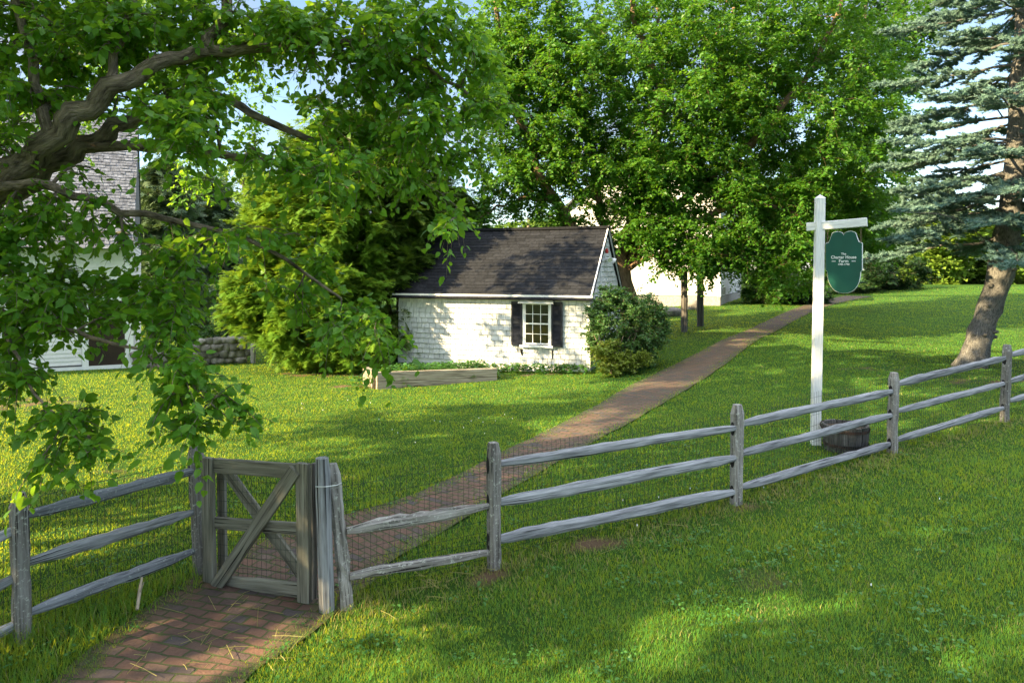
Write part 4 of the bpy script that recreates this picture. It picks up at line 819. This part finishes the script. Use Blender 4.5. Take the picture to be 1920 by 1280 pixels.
# barn
BA = radians(-27); be_ = np.array([-cos(BA), sin(BA), 0]); bv_ = np.array([sin(BA), cos(BA), 0]); BO = P(249, 688, 20); BO[2] -= .05
def bq(u, v, z): return BO + be_ * u + bv_ * v + sz * z
barn = thing('barn', 'old white clapboard barn with grey cedar roof behind the left branches', 'barn', BO)
BL, BW, BE = 9.5, 7.5, 3.75
m_ = MB(); m_.add([bq(0, 0, -.5), bq(BL, 0, -.5), bq(BL, BW, -.5), bq(0, BW, -.5), bq(0, 0, BE), bq(BL, 0, BE), bq(BL, BW, BE), bq(0, BW, BE), bq(0, BW / 2, BE + 4.1), bq(BL, BW / 2, BE + 4.1)],
             [(0, 4, 5, 1), (1, 5, 9, 6, 2), (2, 6, 7, 3), (3, 7, 8, 4, 0)], 1)
clap(m_, bq(BL, 0, .2), -be_, -bv_, BL, BE - .25, hole=(BL - 1.27, BL - .2, -.1, 1.95))
clap(m_, bq(0, 0, .2), bv_, -be_, BW, BE - .25)
part('wall', m_, [M['clap_white'], M['wall_back']], barn)
m_ = MB()
for (u, w, z0, z1) in [(-.02, .22, -.2, BE - .1), (1.10, .16, .1, 2.05)]: m_.box(bq(u, -.045, z0), be_ * w, bv_ * .03, sz * (z1 - z0))
m_.box(bq(BL, -.05, -.3), -be_ * BL, bv_ * .03, sz * .45); m_.box(bq(BL, -.06, BE - .22), -be_ * (BL + .1), bv_ * .04, sz * .2); m_.box(bq(1.26, -.046, 2.0), -be_ * 1.1, bv_ * .03, sz * .15)
part('trim_board', m_, M['white'], barn)
m_ = MB(); m_.box(bq(1.10, -.02, .12), -be_ * .90, bv_ * .03, sz * 1.88)
for k in range(1, 6): m_.box(bq(1.10 - k * .15, -.024, .13), -be_ * .008, bv_ * .004, sz * 1.86)
dr = part('door', m_, M['door'], barn); m_ = MB(); m_.tube([bq(.32, -.06, .95), bq(.32, -.06, 1.12)], .012, 6); part('handle', m_, M['iron'], dr)
m_ = MB(); rz = 4.1 / (BW / 2); sl2 = math.hypot(BW / 2 + .3, rz * (BW / 2 + .3))
for sgn in (0, 1):
    e0 = bq(-.04, -.3, BE - rz * .3 + .05) if sgn == 0 else bq(-.04, BW + .3, BE - rz * .3 + .05); up_ = unit((bv_ if sgn == 0 else -bv_) + sz * rz); nr = unit((-bv_ if sgn == 0 else bv_) * rz + sz)
    m_.box(e0, be_ * (BL + .1), up_ * sl2, nr * .05, 0, .3)
    for r_ in range(int(sl2 / .14)):
        x = -random.random() * .2
        while x < BL + .1:
            w_ = random.uniform(.10, .26); x0, x1 = max(0, x), min(BL + .1, x + w_); x += w_ + .01; s0 = r_ * .14; kick = random.uniform(.014, .03)
            if x1 - x0 < .03: continue
            o = e0 + be_ * x0 + up_ * (s0 + random.uniform(-.025, .02)) + nr * .051; w = be_ * (x1 - x0); V = [o + nr * kick, o + w + nr * kick * random.uniform(.7, 1.3), o + w + up_ * .17 + nr * .004, o + up_ * .17 + nr * .004, o, o + w]
            m_.add(V, [(0, 1, 2, 3), (0, 4, 5, 1), (1, 5, 2), (0, 3, 4)], 0)
rf = part('roof', m_, M['barn_roof'], barn)
m_ = MB(); up_ = unit(bv_ + sz * rz); nr = unit(-bv_ * rz + sz)
for k in range(26): c = bq(.3 + k * .33, -.3, BE - rz * .3 + .05) + up_ * (.62 + .03 * rng.standard_normal()) + nr * .07; m_.tube([c - be_ * .22, c, c + be_ * .22], [.03, .055 + .02 * rng.random(), .03], 6, rough=.25)
part('moss_ridge', m_, M['moss'], rf)
# plank by the barn door
m_ = MB(); m_.beam(GP(180, 692) + (0, 0, .04), GP(252, 688) + (0, 0, .06), .2, .04, 6, .02); single('plank', m_, M['timber'], 'pale plank lying on the grass below the barn door', 'plank', GP(180, 692))
# white house
HA = radians(25); hu = np.array([-cos(HA), sin(HA), 0]); hv = np.array([sin(HA), cos(HA), 0]); HO = P(1350, 573, 32.); HL, HD, HE, HR = 7.4, 8.0, 5.0, 8.0
def hq(u, v, z): return HO + hu * u + hv * v + sz * z
hs = thing('white_house', 'tall white clapboard house half hidden by the spreading tree', 'house', HO)
m_ = MB(); m_.add([hq(0, 0, -.6), hq(HL, 0, -.6), hq(HL, HD, -.6), hq(0, HD, -.6), hq(0, 0, HE), hq(HL, 0, HE), hq(HL, HD, HE), hq(0, HD, HE), hq(HL / 2, 0, HR), hq(HL / 2, HD, HR)],
             [(0, 4, 8, 5, 1), (1, 5, 6, 2), (2, 6, 9, 7, 3), (3, 7, 4, 0)], 1)
sg = (HR - HE) / (HL / 2)
clap(m_, hq(HL, 0, .45), -hu, -hv, HL, HR - .5, clip=lambda z: (max(0, (z + .45 - HE) / sg), HL - max(0, (z + .45 - HE) / sg)), ex=.125)
clap(m_, hq(0, 0, .45), hv, -hu, HD, HE - .5, ex=.125); part('wall', m_, [M['clap_white'], M['wall_back']], hs)
m_ = MB(); m_.box(hq(-.01, -.008, -.5), hu * (HL + .02), hv * (HD + .02), sz * .92); part('foundation', m_, M['granite'], hs)
m_ = MB(); m_.box(hq(-.03, -.04, .42), hu * .16, hv * .035, sz * (HE - .42)); m_.box(hq(-.045, -.005, .42), hu * .035, hv * .16, sz * (HE - .42)); part('corner_board', m_, M['white'], hs)
m_ = MB(); m_.box(hq(-.045, HD - .2, .42), hu * .035, hv * .2, sz * (HE - .42)); part('corner_board', m_, M['white'], hs)
m_ = MB(); m_.box(hq(HL - .13, -.04, .42), hu * .16, hv * .035, sz * (HE - .42)); part('corner_board', m_, M['white'], hs)
m_ = MB()
for s_ in (0, 1):
    a = hq(-.35 if s_ == 0 else HL + .35, -.3, HE - sg * .35 + .03); up_ = unit((hu if s_ == 0 else -hu) + sz * sg); nr = unit((-hu if s_ == 0 else hu) * sg + sz); m_.box(a, hv * (HD + .6), up_ * math.hypot(HL / 2 + .35, sg * (HL / 2 + .35)), nr * .08)
part('roof', m_, M['house_roof'], hs)
for (u, z) in [(2.55, 1.9), (1.2, 1.9), (5.6, 1.9), (2.55, 3.9), (5.2, 3.9), (3.7, 6.0)]:
    m_ = MB(); m_.box(hq(u - .45, -.05, z - .05), hu * .08, hv * .06, sz * 1.5); m_.box(hq(u + .37, -.05, z - .05), hu * .08, hv * .06, sz * 1.5); m_.box(hq(u - .5, -.06, z + 1.4), hu * 1.0, hv * .08, sz * .12); m_.box(hq(u - .5, -.08, z - .1), hu * 1.0, hv * .1, sz * .06)
    wn = part('window', m_, M['white'], hs); m_ = MB()
    for k in range(1, 3): m_.box(hq(u - .37 + k * .247 - .012, -.045, z), hu * .024, hv * .02, sz * 1.4)
    for k in range(1, 6): m_.box(hq(u - .37, -.047, z + k * .233 - .012), hu * .74, hv * .02, sz * (.045 if k == 3 else .024))
    part('sash', m_, M['white'], wn); m_ = MB(); m_.box(hq(u - .37, -.028, z), hu * .74, hv * .004, sz * 1.4); part('pane', m_, M['glass_pale'], wn)
    for s_ in (-1, 1):
        m_ = MB(); m_.box(hq(u + s_ * .68 - .19, -.06, z - .03), hu * .38, hv * .03, sz * 1.46)
        for k in range(18): m_.box(hq(u + s_ * .68 - .15, -.07, z + .03 + k * .076), hu * .30, hv * .012, sz * .04)
        part('shutter', m_, M['clap_white'], wn)
m_ = MB(); m_.box(hq(-.16, .5, .5), hu * .1, hv * .3, sz * .35); part('meter_box', m_, M['granite'], hs)

# ------------------------------------------------------------------ stone wall, posts, rocks
def stone(mb, c, r, seed=0):
    n1, n2_ = 7, 10; V = []; ph = rng.random(6) * 6
    for i in range(n1 + 1):
        t = pi * i / n1
        for j in range(n2_):
            a = 2 * pi * j / n2_; d = np.array([sin(t) * cos(a), sin(t) * sin(a), cos(t)]); k = 1 + .13 * sin(2 * a + ph[0]) * sin(t) + .1 * sin(3 * t + ph[1] + a) + .05 * rng.standard_normal(); d = np.sign(d) * np.abs(d) ** .75
            V.append(np.asarray(c) + d * k * np.asarray(r))
    mb.add(V, [(i * n2_ + j, (i + 1) * n2_ + j, (i + 1) * n2_ + (j + 1) % n2_, i * n2_ + (j + 1) % n2_) for i in range(n1) for j in range(n2_)])
m_ = MB(); wa, wb_ = GP(252, 690), GP(472, 680)
for k in range(60):
    t = (k % 15 + .5 * ((k // 15) % 2) + .2 * rng.random()) / 15.5; row = k // 15; c = wa * (1 - t) + wb_ * t; c[2] = float(H(c[0], c[1])) + .10 + row * .20 - (.06 if t < .4 else 0) * row; c[1] += .12 * rng.random()
    if row == 3 and t < .55: continue
    stone(m_, c, (.13 + .08 * rng.random(), .16, .09 + .05 * rng.random()))
single('stone_wall', m_, M['stone'], 'low dry stone wall of rounded boulders right of the barn', 'stone wall', wa, smooth=True)
for (px, pb, h, lab) in [(475, 681, .95, 'short granite post at the end of the stone wall'), (514, 675, .95, 'short granite post in the opening beside the evergreen')]:
    c = GP(px, pb); m_ = MB(); m_.beam(c - (0, 0, .1), c + (0, 0, h * .62), .13, .13, 6, .04, side=(1, 0, 0)); single('granite_post', m_, M['granite'], lab, 'post', c, 'granite posts of the wall opening')
for (px, pb, ph_, lab, r) in [(1283, 622, 500, 'nearer dark wooden post on the grass left of the brick path', .105), (1313, 612, 500, 'farther round dark wooden post in front of the white house', .115)]:
    c = GP(px, pb); tp = P(px, ph_, c[1]); tp[0] = c[0]; m_ = MB(); m_.beam(c - (0, 0, .1), tp, r * 2, r * 2, 10, .03, side=(1, 0, 0), bend=.004, chamfer=.28); single('wooden_post', m_, M['postdark'], lab, 'post', c, 'old posts under the spreading tree')
c = GP(1262, 592); m_ = MB(); stone(m_, c + (0, 0, .12), (.55, .4, .22)); single('boulder', m_, M['stone'], 'flat grey boulder on the grass behind the dense shrub', 'rock', c, smooth=True)
c = GP(1300, 580); m_ = MB(); stone(m_, c + (0, 0, .1), (.35, .3, .3)); single('boulder', m_, M['stone'], 'smaller grey boulder between the two wooden posts', 'rock', c, smooth=True)
# distant field fence
ff = thing('field_fence', 'far dark rail fence at the edge of the sunny field', 'fence', GP(430, 596))
fa, fb = GP(380, 598), GP(560, 592)
for k in range(6):
    c = fa + (fb - fa) * k / 5; c[2] = float(H(c[0], c[1])); m_ = MB(); m_.beam(c - (0, 0, .1), c + (0, 0, 1.15), .12, .12, 3, .03, side=(1, 0, 0)); part('post', m_, M['wood'], ff)
for z in (.35, .7, 1.0):
    m_ = MB(); m_.beam(fa + (0, 0, z), fb + (0, 0, z), .06, .1, 8, .03); part('rail', m_, M['postdark'], ff)
c = GP(438, 609); m_ = MB(); m_.tube([c - (0, 0, .1), c + (0, 0, .9)], .03, 5); single('stake', m_, M['postdark'], 'thin stake standing alone in the sunny far field', 'stake', c)

# ------------------------------------------------------------------ hanging sign
sg_ = thing('sign_post', 'tall white sign post with crossarm standing behind the fence', 'sign post', P(1529, 832, 9.65))
pb_ = P(1529, 827, 9.65); pt_ = P(1537.5, 372, 9.65); aA = radians(-33); ae = np.array([cos(aA), sin(aA), 0]); an = np.array([sin(aA), -cos(aA), 0])  # an faces the camera side
an = np.array([-sin(-aA), -cos(aA), 0])
m_ = MB(); m_.beam(pb_ - (0, 0, .15), pt_, .118, .118, 14, .006, side=(cos(radians(-8)), sin(radians(-8)), 0), bend=.002, chamfer=.04)
tpd = unit(pt_ - pb_); V = [pt_ + (x * .059, y * .059, 0) for x, y in ((-1, -1), (1, -1), (1, 1), (-1, 1))] + [pt_ + (0, 0, .055)]; m_.add(V, [(0, 1, 4), (1, 2, 4), (2, 3, 4), (3, 0, 4)])
part('shaft', m_, M['post_white'], sg_)
ac = P(1536.5, 421, 9.65)
m_ = MB(); a0, a1 = ac - ae * .165 + (0, 0, -.03), ac + ae * .60 + (0, 0, .012); m_.beam(a0 + an * 0, a1, .10, .115, 10, .006, side=an, bend=.0, chamfer=.05); part('crossarm', m_, M['post_white'], sg_)
# board
WB, HB = .46, .86
c0 = ac + ae * .315; ztop = P(0, 433, 9.4)[2]
outl = []
def ol():
    pts = []
    h = HB; w = WB / 2
    for t in np.linspace(0, 1, 9): a = pi * t; pts.append((-.0 - .155 * (1 - cos(a)) / 2 * 1.0, -.055 + .055 * sin(min(a, pi / 2)) if t < .5 else -.0 - .045 * (t - .5) * 2 * (t - .5) * 2))
    left = pts + [(-.168, -.09), (-.19, -.15), (-w, -.165), (-w, -.54), (-w + .02, -.56)]
    for t in np.linspace(0.05, 1, 12): a = t * pi / 2; left.append((-(w - .02) * cos(a) ** .8 if t < 1 else 0, -.56 - (h - .56) * sin(a)))
    right = [(-x, y) for x, y in left[1:-1]][::-1]
    return left + right
outl = ol()
def slab(mb, off0, off1, sc=1.0, mat=0, side_mat=None, ang=0.):
    n_ = len(outl); cz = -HB / 2; V = []
    for off in (off0, off1): V += [c0 + ae * x * sc + sz * (ztop + cz + (y - cz) * sc - c0[2]) + an * off for x, y in outl]
    mb.add(V, [tuple(range(n_)), tuple(range(n_, 2 * n_))[::-1]], mat); mb.add(V, [(i, i + n_, (i + 1) % n_ + n_, (i + 1) % n_) for i in range(n_)], mat if side_mat is None else side_mat)
bd = thing('hanging_sign', 'green shield shaped farm sign with white lettering hanging from the crossarm', 'sign', c0 + sz * (ztop - c0[2] - HB / 2))
m_ = MB(); slab(m_, .038, .046, .985, 0); part('front_panel', m_, M['sign'], bd)
m_ = MB(); slab(m_, -.028, .036, 1.0, 0); part('edge_board', m_, M['letter'], bd)
m_ = MB(); slab(m_, -.04, -.030, .985, 0); part('back_panel', m_, M['sign'], bd)
dg = None
def lettering(body, size, y, parent, wscale=1.0):
    cu = bpy.data.curves.new('lettering', 'FONT'); cu.body = body; cu.size = size; cu.align_x = 'CENTER'; cu.align_y = 'CENTER'; cu.extrude = .0015; cu.offset = .0005
    o = bpy.data.objects.new('lettering', cu); S.collection.objects.link(o); bpy.context.view_layer.update()
    me = bpy.data.meshes.new_from_object(o.evaluated_get(bpy.context.evaluated_depsgraph_get())); bpy.data.objects.remove(o)
    c = c0 + sz * (ztop - c0[2] + y) + an * .049
    root = np.array(parent.location)
    vs = np.empty(len(me.vertices) * 3); me.vertices.foreach_get('co', vs); vs = vs.reshape(-1, 3); W3 = c + vs[:, :1] * wscale * ae + vs[:, 1:2] * sz + vs[:, 2:3] * an - root
    me.vertices.foreach_set('co', W3.ravel()); me.materials.clear(); me.materials.append(M['letter']); me.update()
    o = bpy.data.objects.new('lettering', me); S.collection.objects.link(o); o.parent = parent
lettering('The', .040, -.315, bd); lettering('Charter House', .060, -.362, bd, .86); lettering('Farm', .060, -.415, bd); lettering('1785-1790', .034, -.46, bd)
for s_ in (-1, 1): m_ = MB(); m_.box(c0 + sz * (ztop - c0[2] - .42) + an * .048 + ae * (s_ * .125 - .025), ae * .05, sz * .008, an * .002); part('dash', m_, M['letter'], bd)
for s_ in (-1, 1):
    cc = c0 + ae * s_ * .21; m_ = MB(); zt = ac[2] - .045; zb = ztop - .165
    for k in range(6):
        z = zt - (zt - zb) * (k + .5) / 6; th = np.linspace(0, 2 * pi, 9); e = ae if k % 2 else an; m_.tube([cc + e * .010 * cos(t) + sz * (z - cc[2] + .022 * sin(t)) for t in th], .0035, 4)
    part('chain', m_, M['brass'], bd)

# ------------------------------------------------------------------ half barrel
bc_ = P(1585, 845, 9.35); bc_[2] = float(H(bc_[0], bc_[1])); brl = thing('half_barrel', 'dark wooden half barrel planter with iron hoops behind the fence', 'planter', bc_)
R0, R1, HH = .262, .295, .36
for kx in range(1):
    m_ = MB(); ns = 20
    for k in range(ns):
        a0, a1 = 2 * pi * (k + .03) / ns, 2 * pi * (k + .97) / ns; V = []
        for r, z in ((R0, 0), (R0 + .03, .2), (R1, HH + random.uniform(-.008, .008))):
            for a in (a0, a1): V.append(bc_ + (r * cos(a), r * sin(a), z))
        for r, z in ((R0 - .03, 0), (R0, .2), (R1 - .03, HH)):
            for a in (a0, a1): V.append(bc_ + (r * cos(a), r * sin(a), z))
        lc = [(z, a * .3, r) for (r, z) in ((R0, 0), (R0, .2), (R0, HH)) for a in (a0, a1)] * 2
        m_.add(V, [(0, 1, 3, 2), (2, 3, 5, 4), (7, 6, 8, 9), (9, 8, 10, 11), (4, 5, 11, 10), (0, 2, 8, 6), (2, 4, 10, 8), (3, 1, 7, 9), (5, 3, 9, 11)], 0, None, lc)
    part('staves', m_, M['barrel'], brl)
for z in (.10, .30):
    m_ = MB(); r = R0 + (R1 - R0) * z / HH + .016; n_ = 28; V = [bc_ + ((r + dr_) * cos(t), (r + dr_) * sin(t), z + dz) for dz, dr_ in ((-.02, -.003), (.02, .003)) for t in np.arange(n_) * 2 * pi / n_]
    m_.add(V, [(i, (i + 1) % n_, n_ + (i + 1) % n_, n_ + i) for i in range(n_)]); part('hoop', m_, M['hoop'], brl, smooth=True)
m_ = MB(); V = [bc_ + (.28 * cos(t), .28 * sin(t), HH - .05) for t in np.arange(24) * 2 * pi / 24]; m_.add(V, [tuple(range(24))]); part('soil', m_, M['soil'], brl)
m_ = MB(); c = bc_ + (-R1 - .01, -.02, HH - .02); m_.tube([c + (-.05 * sin(t), 0, .05 * cos(t) + .02) for t in np.linspace(0, pi * 1.3, 8)], .008, 5); part('handle', m_, M['hoop'], brl)

# ------------------------------------------------------------------ grass and weeds
BLADE = (np.array([(0, -.5, 0), (0, .5, 0), (.25, .38, .55), (.25, -.38, .55), (1, 0, 1)]), [(0, 1, 2, 3), (3, 2, 4)])
def in_shed(x, y):
    rx, ry = x - SO[0], y - SO[1]; u = rx * su[0] + ry * su[1]; v_ = rx * sv[0] + ry * sv[1]; return (u > -.02) & (u < SL) & (v_ > -.02) & (v_ < SD_)
fence_line = np.array([P(-1000, 0, 3.4)[:2], P(40, 0, 5.06)[:2], P(366, 0, 6.15)[:2]]); fence_r = np.array([P(640, 0, 5.55)[:2]] + [p[:2] for p in pc])
def seg_dist(x, y, poly):
    o = np.full(x.shape, 99.); sg = np.zeros(x.shape)
    for a, b_ in zip(poly[:-1], poly[1:]):
        d = b_ - a; L2 = (d ** 2).sum(); t = np.clip(((x - a[0]) * d[0] + (y - a[1]) * d[1]) / L2, 0, 1); dx, dy = x - a[0] - t * d[0], y - a[1] - t * d[1]; r = np.hypot(dx, dy)
        s_ = np.sign(d[0] * dy - d[1] * dx); sg = np.where(r < o, s_, sg); o = np.minimum(o, r)
    return o, sg
NB = 760000
d = 3.1 * np.exp(rng.random(NB) * math.log(44 / 3.1)); x = (rng.random(NB) * 2 - 1) * (.80 * d + .8)
y = d; keep = ~in_shed(x, y); x, y, d = x[keep], y[keep], d[keep]
ps = path_sd(x, y); dt = dirt(x, y); fl_, fs_ = seg_dist(x, y, fence_line); fr_, fs2 = seg_dist(x, y, fence_r)
edge = ps + .07 * sn(x, y, 6.) ; keep = (edge > 0) | ((rng.random(len(x)) < .30) & (sn(x, y, 7., 1.) + .6 * sn(x, y, 17., 1.) > .62) & (d < 10)) | ((edge > -.2 + .1 * sn(x, y, 11., 3.)) & (rng.random(len(x)) < .5))
keep &= rng.random(len(x)) > dt * .9
keep &= (rng.random(len(x)) < .35 + .65 * np.clip(sn(x, y, 3.3, 2.) + sn(x, y, 9., 4.) * .6 + .9, 0, 1))
x, y, d, ps, dt, fl_, fr_, fs2 = [a[keep] for a in (x, y, d, ps, dt, fl_, fr_, fs2)]; n_ = len(x); z = H(x, y) - .005
hgt = .035 * (1 + .35 * rng.standard_normal(n_)).clip(.35, 2) * (1 + .35 * sn(x, y, 1.7)) ; tall = np.exp(-(fl_ / .35) ** 2) * 1.9 * (rng.random(n_) < .7) + np.exp(-(fr_ / .16) ** 2) * 1.0 * (rng.random(n_) < .6)
tall += ((x < -2.0) & (y < 5.8) & (ps > 0) & (ps < 1.2)) * 1.0 * rng.random(n_); hgt *= 1 + tall
hgt *= np.where((ps < 0) & (ps > -.25), 1.15, np.where(ps < 0, .7, 1)); hgt *= 1 + .8 * np.exp(-(ps / .12) ** 2) * (rng.random(n_) < .5); hgt *= np.where(y > 9, .8, 1)
wid = .0038 * (d / 4.5) ** .85 * (1 + .3 * rng.random(n_)); lean = hgt * (.35 + .6 * rng.random(n_)); ang = rng.random(n_) * 2 * pi
D = np.stack([np.cos(ang), np.sin(ang), np.zeros(n_)], 1); U = np.tile([0, 0, 1.], (n_, 1))
rr = np.clip(.5 + .28 * sn(x, y, .8) + .22 * sn(x, y, 3.1, 5.) + .14 * rng.standard_normal(n_), 0, 1)
dry = (rng.random(n_) < .04 + .45 * np.exp(-(fr_ / .40) ** 2) * (fs2 < 0) + .3 * np.clip(sn(x, y, 2.6, 7.) - .35, 0, 1) + .4 * dt)
mb = MB(); Pp = np.stack([x, y, z], 1); Sc = np.stack([lean, wid, hgt], 1)
for msk, mt in ((~dry, 0), (dry, 1)): mb.scatter(*BLADE, Pp[msk], D[msk], U[msk], Sc[msk], rr[msk], mt)
single('grass', mb, [M['grass'], M['straw']], None, None, kind='stuff')
# broad leaved weeds and clover
def clover(n0, cx, cy, rx, ry):
    return np.stack([cx + rng.standard_normal(n0) * rx, cy + rng.standard_normal(n0) * ry], 1)
q_ = [np.stack([(rng.random(500) * 2 - 1) * 5.5, 4 + rng.random(500) * 6], 1)]
for a in [(1300, 1020), (1400, 1060), (1450, 1200), (1700, 1130), (1750, 1240), (1100, 1230), (1600, 1010), (1840, 1180), (1330, 1130), (180, 1110), (60, 1230), (200, 1040), (1500, 1050), (1200, 1090), (700, 1230), (560, 1120), (480, 1110), (1800, 1000)]:
    g = GP(*a); q_.append(clover(16, g[0], g[1], .22, .16))
for t in np.linspace(0, 1, 26): g = q(SL * t, -.25, 0); q_.append(clover(16, g[0], g[1], .12, .1)); 
for t in np.linspace(0, 1, 10): g = ba + be * ln * t + bn * .7; q_.append(clover(34, g[0], g[1], .25, .3))
q_ = np.concatenate(q_); q_ = q_[path_sd(q_[:, 0], q_[:, 1]) > -.25]; q_ = q_[~in_shed(q_[:, 0], q_[:, 1])]
mb = MB()
zq = H(q_[:, 0], q_[:, 1]); inb = ((q_[:, 0] - ba[0]) * bn[0] + (q_[:, 1] - ba[1]) * bn[1] > .08) & ((q_[:, 0] - ba[0]) * be[0] + (q_[:, 1] - ba[1]) * be[1] < ln) & (q_[:, 1] > 14) & ((q_[:, 0] - ba[0]) * bn[0] + (q_[:, 1] - ba[1]) * bn[1] < 2.2) & (q_[:, 0] > ba[0])
bj = np.clip(((q_[:, 0] - ba[0]) * bn[0] + (q_[:, 1] - ba[1]) * bn[1] - .06) / 1.7, 0, 1); zq = np.where(inb, (ba[2] - .08) * (1 - bj) + zq * bj, zq)
for k in range(7):
    a = rng.random(len(q_)) * 2 * pi; far = q_[:, 1] > 12; s0 = np.where(far, .075, .026) * (1 + .3 * rng.standard_normal(len(q_))).clip(.5, 1.6); hh = np.where(far, .02 + .22 * rng.random(len(q_)), .03 + .05 * rng.random(len(q_)))
    pos = np.stack([q_[:, 0] + np.cos(a) * .02, q_[:, 1] + np.sin(a) * .02, zq + hh], 1); Dd = np.stack([np.cos(a), np.sin(a), .2 * rng.standard_normal(len(q_))], 1); mb.scatter(*LEAF, pos, Dd, np.tile([0, 0, 1.], (len(q_), 1)) + .3 * rng.standard_normal((len(q_), 3)), s0)
single('weeds', mb, M['weed'], None, None, kind='stuff')
# white clover flowers and litter
mb = MB()
fq = np.concatenate([clover(9, *GP(850, 800)[:2], .9, .7), clover(5, *GP(650, 760)[:2], 1., 1.), clover(6, *GP(980, 790)[:2], 1., .8), clover(4, *GP(1150, 900)[:2], .8, .8), clover(4, *GP(1400, 980)[:2], 1, .7)]); fq = fq[path_sd(fq[:, 0], fq[:, 1]) > .05]
for xx, yy in fq: mb.tube([(xx, yy, float(H(xx, yy)) + .05), (xx, yy, float(H(xx, yy)) + .066)], [.006, .005], 5)
single('clover_flowers', mb, M['letter'], None, None, kind='stuff')
mb = MB()
for k in range(240):
    if k < 190: t = rng.random(); i = rng.integers(0, 4); g = fence_r[i] * (1 - t) + fence_r[i + 1] * t + rng.standard_normal(2) * .18
    else: g = GP(float(rng.uniform(200, 560)), float(rng.uniform(1120, 1270)))[:2]
    a = rng.random() * pi; L_ = .08 + .25 * rng.random() ** 2; z0 = float(H(*g)) + .045; dv = np.array([cos(a), sin(a), 0]) * L_ / 2
    mb.tube([np.array([*g, z0]) - dv, np.array([*g, z0 + .01 * rng.random()]) + dv.dot(0) , np.array([*g, z0]) + dv], .0022, 3)
single('dead_stalks', mb, M['straw'], None, None, kind='stuff')
